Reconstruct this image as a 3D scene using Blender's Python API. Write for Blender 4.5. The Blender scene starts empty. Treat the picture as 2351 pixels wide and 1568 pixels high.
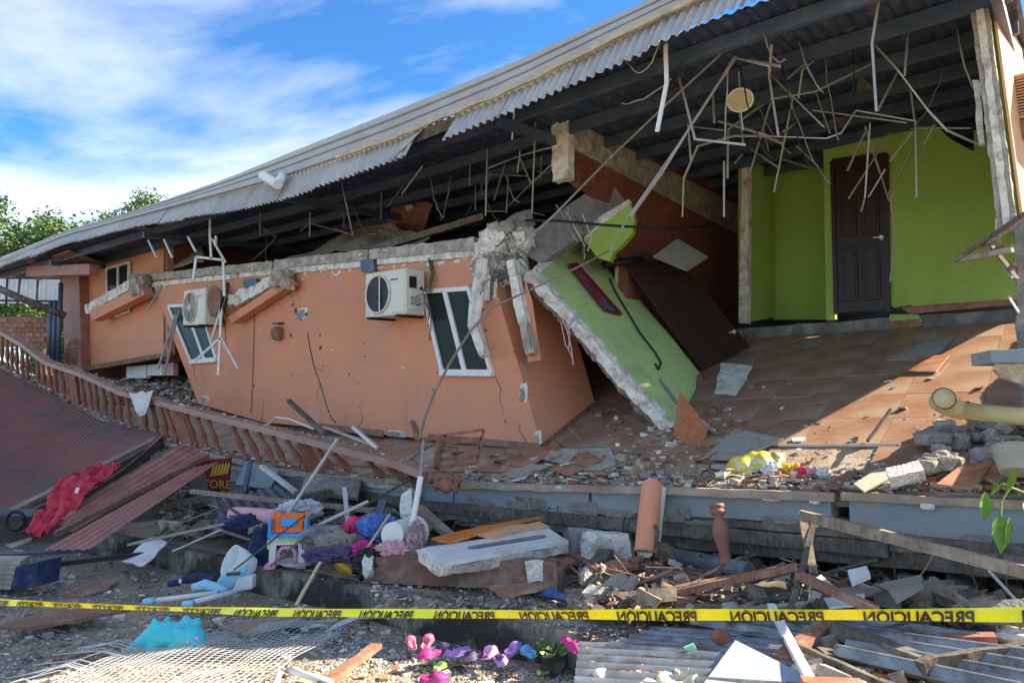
import bpy, bmesh, math, random
from mathutils import Vector as V, Matrix, noise
random.seed(11)
sc = bpy.context.scene
COL = sc.collection
# ---------------------------------------------------------------- camera, sky, sun, exposure
PITCH = math.atan(156 / 1650); FPX = 1650.0; CX = 1175.5; CY = 784.0; EYE = V((0, 0, 1.6))
cam_d = bpy.data.cameras.new('camera'); cam = bpy.data.objects.new('camera', cam_d); COL.objects.link(cam)
cam.location = EYE; cam.rotation_euler = (math.pi / 2 + PITCH, 0, 0)
cam_d.sensor_width = 36; cam_d.lens = 36 * FPX / 2351; cam_d.clip_end = 3000; cam_d.clip_start = 0.05
sc.camera = cam
SUN_EL = math.radians(35); SUN_AZ = math.atan2(1.0, 0.13)       # azimuth from +Y towards +X
w = bpy.data.worlds.new('World'); sc.world = w; w.use_nodes = True
nt = w.node_tree; N = nt.nodes; L = nt.links
bg = N['Background']; bg.inputs[1].default_value = 0.15
sky = N.new('ShaderNodeTexSky'); sky.sky_type = 'NISHITA'; sky.sun_disc = False
sky.sun_elevation = SUN_EL; sky.sun_rotation = SUN_AZ; sky.air_density = 1.0; sky.dust_density = 0.2; sky.ozone_density = 3.0
tc = N.new('ShaderNodeTexCoord'); sep = N.new('ShaderNodeSeparateXYZ'); L.new(tc.outputs['Generated'], sep.inputs[0])
za = N.new('ShaderNodeMath'); za.operation = 'ADD'; za.inputs[1].default_value = 0.22; L.new(sep.outputs[2], za.inputs[0])
zm = N.new('ShaderNodeMath'); zm.operation = 'MAXIMUM'; zm.inputs[1].default_value = 0.06; L.new(za.outputs[0], zm.inputs[0])
dx = N.new('ShaderNodeMath'); dx.operation = 'DIVIDE'; L.new(sep.outputs[0], dx.inputs[0]); L.new(zm.outputs[0], dx.inputs[1])
dy = N.new('ShaderNodeMath'); dy.operation = 'DIVIDE'; L.new(sep.outputs[1], dy.inputs[0]); L.new(zm.outputs[0], dy.inputs[1])
cmb = N.new('ShaderNodeCombineXYZ'); L.new(dx.outputs[0], cmb.inputs[0]); L.new(dy.outputs[0], cmb.inputs[1])
cmap = N.new('ShaderNodeMapping'); cmap.inputs['Location'].default_value = (14.2, 3.1, 0); cmap.inputs['Rotation'].default_value = (0, 0, 0.35)
cmap.inputs['Scale'].default_value = (0.8, 1.35, 1); L.new(cmb.outputs[0], cmap.inputs[0])
cn = N.new('ShaderNodeTexNoise'); cn.inputs['Scale'].default_value = 1.15; cn.inputs['Detail'].default_value = 9
cn.inputs['Roughness'].default_value = 0.55; cn.inputs['Distortion'].default_value = 0.25; L.new(cmap.outputs[0], cn.inputs[0])
cr = N.new('ShaderNodeValToRGB'); cr.color_ramp.elements[0].position = 0.43; cr.color_ramp.elements[1].position = 0.84; cr.color_ramp.elements[1].color = (.9, .9, .9, 1)
hz = N.new('ShaderNodeMapRange'); hz.inputs[1].default_value = 0.0; hz.inputs[2].default_value = 0.45; hz.inputs[3].default_value = 0.03; hz.inputs[4].default_value = 0.0
L.new(sep.outputs[2], hz.inputs[0]); hadd = N.new('ShaderNodeMath'); hadd.operation = 'ADD'; L.new(cn.outputs[0], hadd.inputs[0]); L.new(hz.outputs[0], hadd.inputs[1]); L.new(hadd.outputs[0], cr.inputs[0])
skt = N.new('ShaderNodeMixRGB'); skt.blend_type = 'MULTIPLY'; skt.inputs[0].default_value = 1; skt.inputs[2].default_value = (0.095, 0.235, 0.36, 1)
L.new(sky.outputs[0], skt.inputs[1])
cmx = N.new('ShaderNodeMixRGB'); cmx.inputs[2].default_value = (2.85, 2.8, 2.6, 1)
L.new(cr.outputs[0], cmx.inputs[0]); L.new(skt.outputs[0], cmx.inputs[1]); L.new(cmx.outputs[0], bg.inputs[0])
sun_d = bpy.data.lights.new('sun', 'SUN'); sun = bpy.data.objects.new('sun', sun_d); COL.objects.link(sun)
sun_d.energy = 2.9; sun_d.angle = math.radians(0.6); sun_d.color = (1.0, 0.90, 0.74)
sdir = V((math.sin(SUN_AZ) * math.cos(SUN_EL), math.cos(SUN_AZ) * math.cos(SUN_EL), math.sin(SUN_EL)))
sun.rotation_euler = (-sdir).to_track_quat('-Z', 'Y').to_euler(); sun.location = (20, 5, 20)
vs = sc.view_settings; vs.view_transform = 'Standard'; vs.look = 'None'; vs.gamma = 1; vs.exposure = 2.52; vs.use_white_balance = True; vs.white_balance_temperature = 7300; vs.white_balance_tint = 10
# ---------------------------------------------------------------- measuring: the place in metres from the 2351 px wide view
CP, SP = math.cos(PITCH), math.sin(PITCH)
def ray(x, y):
    a = (x - CX) / FPX; b = (CY - y) / FPX
    return V((a, CP - b * SP, SP + b * CP))
def P(x, y, Y):
    d = ray(x, y); return EYE + d * (Y / d.y)
def PZ(x, y, z=0.0):
    d = ray(x, y); return EYE + d * ((z - EYE.z) / d.z)
def PP(x, y, p0, n):
    d = ray(x, y); return EYE + d * ((p0 - EYE).dot(n) / d.dot(n))
TD = V((-.781, .625, 0)).normalized(); UD = V((TD.y, -TD.x, 0)); B0 = V((3.0, 4.66, 0)); ZU = V((0, 0, 1))
def W(t, u, z): return B0 + TD * t + UD * u + ZU * z          # t along the front, u into the house from the balcony edge
def PU(x, y, u): return PP(x, y, W(0, u, 0), UD)
def tu(p): q = p - B0; return q.dot(TD), q.dot(UD)
def lerp(tab, t):
    if t <= tab[0][0]: return tab[0][1]
    for (a, va), (b, vb) in zip(tab, tab[1:]):
        if t <= b: return va + (vb - va) * (t - a) / (b - a)
    return tab[-1][1]
EDGE = [(-2, 1.1), (0, 1.07), (1, 1.04), (2.3, .99), (3.6, .93), (5, .87), (8.6, .84), (10.5, .98), (12, 1.22), (15, 1.9), (18.8, 2.38), (22, 2.5)]
def floor_z(t, u):
    e = lerp(EDGE, t); return e + max(u, 0) * (2.62 - e) / 4.4
def PF(x, y):                                                  # point of the tilted floor seen at x, y
    lo, hi = 3.0, 16.0; d = ray(x, y)
    for _ in range(40):
        m = (lo + hi) / 2; p = EYE + d * (m / d.y); t, u = tu(p)
        if u < 0 or p.z > floor_z(t, u): lo = m
        else: hi = m
    return EYE + d * (lo / d.y)
def zr(x0, y0, k): return lambda x, y: ((x0 + x * k) / 1.10591, (y0 + y * k) / 1.10591)
# ---------------------------------------------------------------- materials
def mat(name, c, rough=.85, var=.18, scale=5., bump=.25, bscale=60., metal=0., dirt=None, dscale=2., dlo=.5, dhi=.68, spec=.3, orand=.0, stretch=None, damt=1.0, bdist=.01, streak=0.):
    if dirt is None: dirt = (.36, .32, .27); dscale = 7.; dlo = .52; dhi = .78; damt = .38
    m = bpy.data.materials.new(name); m.use_nodes = True; nt = m.node_tree; N = nt.nodes; L = nt.links
    b = N['Principled BSDF']; b.inputs['Roughness'].default_value = rough; b.inputs['Metallic'].default_value = metal
    b.inputs['Specular IOR Level'].default_value = spec
    tc = N.new('ShaderNodeTexCoord'); vec = tc.outputs['Object']
    if stretch:
        mp = N.new('ShaderNodeMapping'); mp.inputs['Scale'].default_value = stretch; L.new(vec, mp.inputs[0]); vec = mp.outputs[0]
    n1 = N.new('ShaderNodeTexNoise'); n1.inputs['Scale'].default_value = scale; n1.inputs['Detail'].default_value = 6; L.new(vec, n1.inputs[0])
    r1 = N.new('ShaderNodeValToRGB'); e = r1.color_ramp.elements
    e[0].position = .3; e[1].position = .7
    e[0].color = tuple(max(0, v * (1 - var)) for v in c) + (1,); e[1].color = tuple(min(1, v * (1 + var)) for v in c) + (1,)
    L.new(n1.outputs[0], r1.inputs[0]); out = r1.outputs[0]
    if dirt:
        n2 = N.new('ShaderNodeTexNoise'); n2.inputs['Scale'].default_value = dscale; n2.inputs['Detail'].default_value = 8; n2.inputs['Roughness'].default_value = .65
        L.new(tc.outputs['Object'], n2.inputs[0])
        r2 = N.new('ShaderNodeValToRGB'); r2.color_ramp.elements[0].position = dlo; r2.color_ramp.elements[1].position = dhi
        r2.color_ramp.elements[1].color = (damt, damt, damt, 1)
        L.new(n2.outputs[0], r2.inputs[0])
        mx = N.new('ShaderNodeMixRGB'); mx.inputs[2].default_value = tuple(dirt) + (1,); L.new(r2.outputs[0], mx.inputs[0]); L.new(out, mx.inputs[1]); out = mx.outputs[0]
    if streak:
        mq = N.new('ShaderNodeMapping'); mq.inputs['Scale'].default_value = (2.2, 2.2, .5); L.new(tc.outputs['Object'], mq.inputs[0])
        n4 = N.new('ShaderNodeTexNoise'); n4.inputs['Scale'].default_value = 1.6; n4.inputs['Detail'].default_value = 7; n4.inputs['Roughness'].default_value = .7; L.new(mq.outputs[0], n4.inputs[0])
        r4 = N.new('ShaderNodeValToRGB'); r4.color_ramp.elements[0].position = .52; r4.color_ramp.elements[1].position = .74; k4 = 1 - streak; r4.color_ramp.elements[0].color = (1, 1, 1, 1); r4.color_ramp.elements[1].color = (k4, k4 * .97, k4 * .93, 1); L.new(n4.outputs[0], r4.inputs[0])
        m4 = N.new('ShaderNodeMixRGB'); m4.blend_type = 'MULTIPLY'; m4.inputs[0].default_value = 1; L.new(out, m4.inputs[1]); L.new(r4.outputs[0], m4.inputs[2]); out = m4.outputs[0]
    if orand:
        oi = N.new('ShaderNodeObjectInfo'); mr = N.new('ShaderNodeMapRange'); mr.inputs[3].default_value = 1 - orand; mr.inputs[4].default_value = 1 + orand
        L.new(oi.outputs['Random'], mr.inputs[0]); hs = N.new('ShaderNodeHueSaturation'); L.new(mr.outputs[0], hs.inputs['Value']); L.new(out, hs.inputs['Color']); out = hs.outputs[0]
    L.new(out, b.inputs['Base Color'])
    if bump:
        n3 = N.new('ShaderNodeTexNoise'); n3.inputs['Scale'].default_value = bscale; n3.inputs['Detail'].default_value = 5; L.new(tc.outputs['Object'], n3.inputs[0])
        bp = N.new('ShaderNodeBump'); bp.inputs['Strength'].default_value = bump; bp.inputs['Distance'].default_value = bdist; L.new(n3.outputs[0], bp.inputs['Height']); L.new(bp.outputs[0], b.inputs['Normal'])
    return m
DUST = (.30, .27, .23)
orange = mat('orange_paint', (.72, .288, .158), .8, .07, .8, .2, 90, dirt=(.50, .27, .18), dscale=1.1, dlo=.42, dhi=.72, damt=.75, streak=.06)
orange_shade = mat('orange_paint_shaded', (.22, .068, .048), .8, .15, 1.2, .12, 80)  # same orange paint, darkened in its colour to stand for interior shade
peach = mat('peach_paint', (.66, .37, .20), .8, .08, 1.5, .2, 70, dirt=(.45, .22, .13), dscale=2.5, damt=.6, streak=.15)
green = mat('green_paint', (.345, .51, .105), .7, .08, 1.0, .15, 90, streak=.15, dirt=(.29, .39, .11), dscale=1.6, damt=.5)
green_l = mat('light_green_paint', (.52, .66, .25), .7, .08, 1.2, .2, 90, dirt=(.40, .48, .27), dscale=2., damt=.9, streak=.12)
plaster = mat('white_plaster', (.80, .75, .66), .95, .16, 9, .7, 45, dirt=(.33, .30, .26), dscale=6, dlo=.48, dhi=.66, bdist=.03)
concrete = mat('broken_concrete', (.38, .34, .285), .95, .3, 9, .9, 40, dirt=(.56, .53, .47), dscale=7, dlo=.5, dhi=.64, bdist=.03)
concrete_d = mat('dark_concrete', (.245, .23, .205), .95, .35, 7, .8, 40, dirt=(.12, .115, .105), dscale=3, bdist=.03)
block = mat('grey_blockwork', (.27, .26, .245), .95, .22, 14, .8, 60, dirt=(.20, .19, .18), dscale=3)
stain = mat('stained_kerb', (.27, .25, .20), .95, .35, 6, .5, 40, dirt=(.045, .043, .035), dscale=2.6, dlo=.40, dhi=.56, stretch=(5, 5, .6))
blue = mat('blue_paint', (.225, .285, .315), .7, .15, 3, .2, 60, dirt=(.25, .24, .22), dscale=3, dlo=.48, dhi=.66)
maroon = mat('maroon_paint', (.34, .145, .105), .6, .2, 6, .3, 60, dirt=(.30, .17, .13), dscale=5, dlo=.5, dhi=.75, orand=.14)
rail_m = mat('rail_paint', (.40, .235, .19), .65, .12, 4, .3, 60, dirt=(.36, .27, .22), dscale=3, dlo=.45, dhi=.8)
redroof = mat('maroon_roof_metal', (.34, .135, .115), .5, .2, 2, .15, 40, dirt=(.16, .125, .115), dscale=.55, dlo=.44, dhi=.66, stretch=(1, 1, 1))
redsheet = mat('maroon_sheet', (.36, .145, .115), .55, .2, 3, .15, 40, dirt=(.16, .10, .09), dscale=2.5)
zinc = mat('zinc_sheet', (.46, .46, .45), .5, .15, 3, .1, 40, metal=.25, dirt=(.30, .24, .19), dscale=2.5, dlo=.52, dhi=.8, orand=.10)
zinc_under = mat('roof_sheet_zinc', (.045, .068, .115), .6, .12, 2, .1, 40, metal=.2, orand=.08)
zinc_blue = mat('weathered_zinc', (.30, .33, .35), .38, .25, 4, .2, 40, metal=.6, dirt=(.13, .115, .10), dscale=3.5, dlo=.46, dhi=.66)
gutter_m = mat('gutter_metal', (.40, .40, .385), .55, .1, 2, .05, 40, metal=.1, dirt=(.50, .40, .25), dscale=3, dlo=.55, dhi=.8)
cream_m = mat('cream_flashing', (.48, .40, .27), .7, .2, 8, .3, 40)
steel = mat('dull_steel', (.085, .118, .17), .5, .12, 4, .1, 60, metal=.35)
galv = mat('galvanised_channel', (.62, .62, .60), .45, .1, 8, .1, 60, metal=.25, orand=.2)
galv_d = mat('dusty_channel', (.38, .36, .33), .6, .15, 8, .1, 60, metal=.2, orand=.25)
white_p = mat('white_plastic', (.74, .74, .71), .45, .05, 5, .05, 60, dirt=(.45, .42, .36), dscale=4, dlo=.55, dhi=.8)
ac_m = mat('ivory_metal', (.68, .65, .55), .5, .06, 3, .05, 60, dirt=(.46, .40, .30), dscale=5, dlo=.52, dhi=.78)
conduit_m = mat('dusty_conduit', (.20, .18, .155), .7, .2, 8, .1, 60)
black_m = mat('black_plastic', (.018, .019, .022), .5, .2, 5, .1, 60, dirt=(.05, .048, .045), damt=.5)
dark_m = mat('dark_void', (.03, .032, .035), .9, .3, 5, .2, 30, dirt=(.05, .05, .05))
frame_m = mat('white_frame', (.74, .74, .72), .5, .05, 5, .05, 60)
door_m = mat('dark_brown_door', (.040, .021, .0145), .4, .3, 6, .1, 60, stretch=(8, 8, 1), dirt=(.06, .042, .034), dscale=3, dlo=.5, dhi=.8, damt=.5)
wood = mat('grey_wood', (.23, .18, .13), .85, .35, 7, .5, 40, stretch=(6, 6, 1.2), dirt=(.34, .30, .25), dscale=4, orand=.2)
wood_r = mat('reddish_wood', (.24, .122, .08), .75, .3, 7, .4, 40, stretch=(5, 5, 1.2), dirt=(.30, .22, .17), dscale=5, orand=.15)
wood_o = mat('varnished_wood', (.36, .125, .045), .5, .25, 6, .25, 40, stretch=(2, 8, 8), dirt=(.25, .15, .09), dscale=5)
wood_d = mat('charred_wood', (.105, .088, .07), .9, .4, 7, .6, 30, stretch=(6, 6, 1.2), dirt=(.20, .18, .15), dscale=5)
board_g = mat('grey_board', (.33, .31, .26), .9, .12, 4, .3, 50, dirt=(.24, .21, .17), dscale=5, orand=.12)
board_w = mat('pale_board', (.62, .62, .60), .75, .08, 4, .2, 50, dirt=(.40, .38, .34), dscale=3, dlo=.5, dhi=.75)
board_b = mat('pale_blue_board', (.30, .345, .43), .7, .06, 3, .15, 60, dirt=(.42, .43, .45), dscale=5, dlo=.55, dhi=.75)
gravel_a = mat('stone_pale', (.50, .48, .43), .95, .2, 20, .5, 60); gravel_b = mat('stone_grey', (.26, .25, .235), .95, .25, 20, .5, 60)
gravel_c = mat('stone_tan', (.42, .34, .24), .95, .25, 20, .5, 60); gravel_d = mat('stone_dark', (.10, .10, .10), .95, .25, 20, .5, 60)
rub_r = mat('tile_red', (.35, .14, .085), .6, .3, 9, .3, 60, orand=.2)
teal = mat('turquoise_vinyl', (.035, .56, .60), .35, .08, 4, .05, 40, dirt=(.10, .40, .42), dscale=3, damt=.6)
redcloth = mat('red_cloth', (.50, .03, .055), .9, .25, 6, .3, 120)
pink = mat('pink_rubber', (.75, .16, .25), .6, .1, 6, .1, 60); magenta = mat('magenta_rubber', (.55, .035, .22), .6, .15, 6, .1, 60)
purple = mat('purple_rubber', (.36, .20, .56), .6, .15, 6, .1, 60); violet_d = mat('dark_violet_rubber', (.09, .065, .15), .6, .2, 6, .1, 60)
sky_r = mat('sky_blue_rubber', (.10, .38, .66), .6, .15, 6, .1, 60); babyblue = mat('light_blue_plastic', (.28, .60, .74), .45, .06, 5, .05, 60)
navy = mat('navy_cloth', (.03, .04, .10), .9, .3, 8, .3, 90); bluecloth = mat('blue_cloth', (.06, .15, .42), .9, .3, 9, .3, 90, dirt=(.20, .30, .55), dscale=14)
hotpink = mat('hot_pink_felt', (.80, .05, .16), .85, .12, 8, .2, 90); palepink = mat('pale_pink_cloth', (.66, .36, .37), .9, .12, 9, .4, 90)
yellow = mat('yellow_plastic', (.78, .46, .035), .5, .1, 8, .1, 60); lime = mat('lime_plastic', (.50, .72, .16), .5, .12, 8, .1, 60)
orangep = mat('orange_plastic', (.80, .16, .03), .45, .08, 8, .05, 60); bluep = mat('bright_blue_plastic', (.02, .33, .72), .45, .08, 8, .05, 60)
pinkp = mat('pink_plastic', (.82, .33, .55), .45, .06, 8, .05, 60)
pvc = mat('yellowed_pvc', (.56, .46, .25), .5, .12, 5, .1, 60, dirt=(.38, .30, .18), dscale=5)
tape_m = mat('yellow_tape', (.92, .82, .015), .38, .06, 9, .05, 60, spec=.5); ink = mat('black_ink', (.03, .026, .012), .6, .2, 9, 0)
bark = mat('bark', (.13, .10, .075), .95, .3, 8, .8, 30); leaf_a = mat('leaf_green', (.06, .125, .03), .6, .35, 3, 0); leaf_b = mat('leaf_pale', (.12, .20, .06), .6, .3, 3, 0)
leaf_c = mat('fresh_leaf', (.10, .22, .02), .5, .2, 30, .1, 60)
signred = mat('sign_red', (.24, .015, .025), .7, .15, 4, .1, 60, dirt=(.10, .02, .02), dscale=3); signyel = mat('sign_yellow', (.60, .40, .04), .6, .2, 8, 0)
for m in (leaf_a, leaf_b, leaf_c):
    m.node_tree.nodes['Principled BSDF'].inputs['Transmission Weight'].default_value = 0
def glass_mat():
    m = bpy.data.materials.new('window_glass'); m.use_nodes = True; b = m.node_tree.nodes['Principled BSDF']
    b.inputs['Base Color'].default_value = (.035, .045, .04, 1); b.inputs['Roughness'].default_value = .1; b.inputs['Alpha'].default_value = .5; b.inputs['Specular IOR Level'].default_value = .12
    return m
glass = glass_mat()
curtain_m = mat('curtain', (.05, .056, .036), .95, .5, 5, .3, 60, stretch=(14, 14, .5), dirt=(.02, .024, .018), dscale=1.5)
def tile_mat(name, c0, c1, c2, rough):
    m = bpy.data.materials.new(name); m.use_nodes = True; nt = m.node_tree; N = nt.nodes; L = nt.links; b = N['Principled BSDF']
    b.inputs['Roughness'].default_value = rough; b.inputs['Specular IOR Level'].default_value = .4
    tc = N.new('ShaderNodeTexCoord'); oi = N.new('ShaderNodeObjectInfo'); ad = N.new('ShaderNodeVectorMath'); ad.operation = 'MULTIPLY_ADD'
    ad.inputs[1].default_value = (1, 1, 1); L.new(tc.outputs['Object'], ad.inputs[0])
    cb = N.new('ShaderNodeVectorMath'); cb.operation = 'SCALE'; cb.inputs[0].default_value = (7, 3, 5); L.new(oi.outputs['Random'], cb.inputs['Scale']); L.new(cb.outputs[0], ad.inputs[2])
    wv = N.new('ShaderNodeTexWave'); wv.wave_type = 'RINGS'; wv.inputs['Scale'].default_value = 3.2; wv.inputs['Distortion'].default_value = 14; wv.inputs['Detail'].default_value = 4; wv.inputs['Detail Scale'].default_value = .9
    L.new(ad.outputs[0], wv.inputs[0])
    r = N.new('ShaderNodeValToRGB'); e = r.color_ramp.elements; e[0].color = c0 + (1,); e[1].color = c1 + (1,); e[0].position = .1; e[1].position = .9; L.new(wv.outputs[0], r.inputs[0])
    n = N.new('ShaderNodeTexNoise'); n.inputs['Scale'].default_value = 1.6; n.inputs['Detail'].default_value = 8; L.new(tc.outputs['Object'], n.inputs[0])
    r2 = N.new('ShaderNodeValToRGB'); r2.color_ramp.elements[0].position = .36; r2.color_ramp.elements[1].position = .70; L.new(n.outputs[0], r2.inputs[0])
    mx = N.new('ShaderNodeMixRGB'); mx.inputs[2].default_value = c2 + (1,); L.new(r2.outputs[0], mx.inputs[0]); L.new(r.outputs[0], mx.inputs[1])
    L.new(mx.outputs[0], b.inputs['Base Color'])
    return m
tile_m = tile_mat('wood_look_tile', (.255, .12, .072), (.295, .145, .09), (.38, .275, .195), .42)
loose_tile = tile_mat('loose_tile', (.26, .085, .04), (.40, .16, .085), (.36, .24, .17), .45)
def ground_mat():
    m = bpy.data.materials.new('gravel_ground'); m.use_nodes = True; nt = m.node_tree; N = nt.nodes; L = nt.links; b = N['Principled BSDF']; b.inputs['Roughness'].default_value = .95
    tc = N.new('ShaderNodeTexCoord'); vo = N.new('ShaderNodeTexVoronoi'); vo.inputs['Scale'].default_value = 42; L.new(tc.outputs['Object'], vo.inputs[0])
    n = N.new('ShaderNodeTexNoise'); n.inputs['Scale'].default_value = .9; n.inputs['Detail'].default_value = 9; n.inputs['Roughness'].default_value = .7; L.new(tc.outputs['Object'], n.inputs[0])
    r = N.new('ShaderNodeValToRGB'); e = r.color_ramp.elements; e[0].position = .38; e[0].color = (.20, .185, .155, 1); e[1].position = .62; e[1].color = (.45, .37, .255, 1); L.new(n.outputs[0], r.inputs[0])
    g = N.new('ShaderNodeValToRGB'); g.color_ramp.elements[0].color = (.5, .5, .5, 1); g.color_ramp.elements[1].color = (1.25, 1.2, 1.15, 1); L.new(vo.outputs['Color'], g.inputs[0])
    mx = N.new('ShaderNodeMixRGB'); mx.blend_type = 'MULTIPLY'; mx.inputs[0].default_value = .8; L.new(r.outputs[0], mx.inputs[1]); L.new(g.outputs[0], mx.inputs[2]); L.new(mx.outputs[0], b.inputs['Base Color'])
    bp = N.new('ShaderNodeBump'); bp.inputs['Strength'].default_value = .9; bp.inputs['Distance'].default_value = .02; L.new(vo.outputs['Distance'], bp.inputs['Height']); bp.invert = True; L.new(bp.outputs[0], b.inputs['Normal'])
    return m
ground_m = ground_mat()
porch_m = mat('dusty_cement', (.42, .35, .265), .95, .3, 3, .6, 45, dirt=(.25, .215, .17), dscale=2.2, dlo=.45, dhi=.62)
# ---------------------------------------------------------------- mesh building
def ico():
    bm = bmesh.new(); bmesh.ops.create_icosphere(bm, subdivisions=2, radius=1)
    r = [v.co.copy() for v in bm.verts], [[v.index for v in f.verts] for f in bm.faces]; bm.free(); return r
ICO = ico()
def ico4():
    bm = bmesh.new(); bmesh.ops.create_icosphere(bm, subdivisions=4, radius=1)
    r = [v.co.copy() for v in bm.verts], [[v.index for v in f.verts] for f in bm.faces]; bm.free(); return r
ICO4 = ico4()
class MB:
    def __init__(s, M=None): s.v = []; s.f = []; s.m = []; s.M = M
    def add(s, vs, fs, mi=0):
        b = len(s.v); s.v += [(s.M @ V(p)) if s.M else V(p) for p in vs]
        for f in fs: s.f.append([b + i for i in f]); s.m.append(mi)
        return s
    def hexa(s, p, mi=0): return s.add(p, [(3, 2, 1, 0), (4, 5, 6, 7), (0, 1, 5, 4), (1, 2, 6, 5), (2, 3, 7, 6), (3, 0, 4, 7)], mi)
    def box(s, c, sx, sy, sz, mi=0, R=None):
        p = [V((x * sx / 2, y * sy / 2, z * sz / 2)) for z in (-1, 1) for x, y in ((-1, -1), (1, -1), (1, 1), (-1, 1))]
        if R: p = [R @ q for q in p]
        return s.hexa([V(c) + q for q in p], mi)
    def bar(s, a, b, w, h, up=ZU, mi=0):
        a, b = V(a), V(b); d = (b - a).normalized(); side = d.cross(up)
        if side.length < 1e-3: side = d.cross(V((0, 1, 0)))
        side.normalize(); n = side.cross(d)
        q = [side * (x * w / 2) + n * (y * h / 2) for x, y in ((-1, -1), (1, -1), (1, 1), (-1, 1))]
        return s.hexa([a + k for k in q] + [b + k for k in q], mi)
    def slab(s, poly, vec, mi=0, mside=None):
        poly = [V(p) for p in poly]; n = len(poly)
        nn = sum(((poly[i] - poly[0]).cross(poly[(i + 1) % n] - poly[0]) for i in range(n)), V())
        if nn.dot(vec) > 0: poly.reverse()
        b = len(s.v); vs = poly + [p + V(vec) for p in poly]
        s.add(vs, [list(range(n))], mi); s.f.append([b + n + i for i in range(n)][::-1]); s.m.append(mi if mside is None else mside)
        for i in range(n):
            j = (i + 1) % n; s.f.append([b + j, b + i, b + n + i, b + n + j]); s.m.append(mi if mside is None else mside)
        return s
    def tube(s, pts, r, n=8, mi=0, caps=True):
        pts = [V(p) for p in pts]; rings = []; nrm = None
        for i, p in enumerate(pts):
            d = (pts[min(i + 1, len(pts) - 1)] - pts[max(i - 1, 0)]).normalized()
            if nrm is None: nrm = d.cross(ZU if abs(d.z) < .9 else V((1, 0, 0))).normalized()
            else:
                nrm = nrm - d * nrm.dot(d); nrm = nrm.normalized() if nrm.length > 1e-4 else d.orthogonal().normalized()
            bn = d.cross(nrm); rr = r[i] if isinstance(r, (list, tuple)) else r
            rings.append([p + (nrm * math.cos(a) + bn * math.sin(a)) * rr for a in (2 * math.pi * k / n for k in range(n))])
        vs = [q for R in rings for q in R]; fs = []
        for i in range(len(rings) - 1):
            for k in range(n): fs.append((i * n + k, i * n + (k + 1) % n, (i + 1) * n + (k + 1) % n, (i + 1) * n + k))
        if caps: fs += [tuple(range(n))[::-1], tuple((len(rings) - 1) * n + k for k in range(n))]
        return s.add(vs, fs, mi)
    def lathe(s, a, b, prof, n=10, mi=0):
        a, b = V(a), V(b); d = b - a
        nrm = d.orthogonal().normalized(); bn = d.normalized().cross(nrm); vs = []; fs = []
        for q, r in prof:
            for k in range(n):
                an = 2 * math.pi * k / n; vs.append(a + d * q + (nrm * math.cos(an) + bn * math.sin(an)) * r)
        for i in range(len(prof) - 1):
            for k in range(n): fs.append((i * n + k, i * n + (k + 1) % n, (i + 1) * n + (k + 1) % n, (i + 1) * n + k))
        fs += [tuple(range(n))[::-1], tuple((len(prof) - 1) * n + k for k in range(n))]
        return s.add(vs, fs, mi)
    def grid(s, fn, nu, nv, thick=None, mi=0):
        P_ = [[V(fn(i / nu, j / nv)) for j in range(nv + 1)] for i in range(nu + 1)]; vs = [p for r in P_ for p in r]; k = nv + 1
        fs = [(i * k + j, (i + 1) * k + j, (i + 1) * k + j + 1, i * k + j + 1) for i in range(nu) for j in range(nv)]
        s.add(vs, fs, mi)
        if thick is not None:
            t = V(thick); s.add([p + t for p in vs], [f[::-1] for f in fs], mi)
            bd = [(i, 0) for i in range(nu + 1)] + [(nu, j) for j in range(1, nv + 1)] + [(i, nv) for i in range(nu - 1, -1, -1)] + [(0, j) for j in range(nv - 1, 0, -1)]
            ring = [P_[i][j] for i, j in bd]; m = len(ring)
            s.add(ring + [p + t for p in ring], [((i + 1) % m, i, m + i, m + (i + 1) % m) for i in range(m)], mi)
        return s
    def rock(s, c, r, seed=0, flat=1., mi=0, rot=0.):
        o = V((seed * 3.7, seed * 1.3, seed * 2.1)); vs = []; R = Matrix.Rotation(rot, 3, 'Z')
        rr = r if isinstance(r, (list, tuple)) else (r, r, r * flat)
        for p in ICO[0]:
            k = 1 + .38 * noise.noise(p * 1.4 + o) + .12 * noise.noise(p * 4 + o)
            q = V((max(-.8, min(.8, p.x)), max(-.8, min(.8, p.y)), max(-.75, min(.75, p.z)))) * k
            vs.append(V(c) + R @ V((q.x * rr[0], q.y * rr[1], q.z * rr[2])))
        return s.add(vs, ICO[1], mi)
    def lump(s, c, r, seed=0, mi=0):
        o = V((seed * 3.7, seed * 1.3, seed * 2.1)); vs = []
        for p in ICO4[0]:
            q = V((max(-.78, min(.78, p.x)), max(-.75, min(.75, p.y)), max(-.72, min(.72, p.z)))); k = 1 + .34 * noise.noise(p * 1.5 + o) + .20 * (.4 - abs(noise.noise(p * 3.5 + o)) * 2) + .13 * (.4 - abs(noise.noise(p * 8 + o)) * 2) + .06 * noise.noise(p * 18 + o)
            vs.append(V(c) + V((q.x * r[0], q.y * r[1], q.z * r[2])) * k)
        return s.add(vs, ICO4[1], mi)
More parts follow.
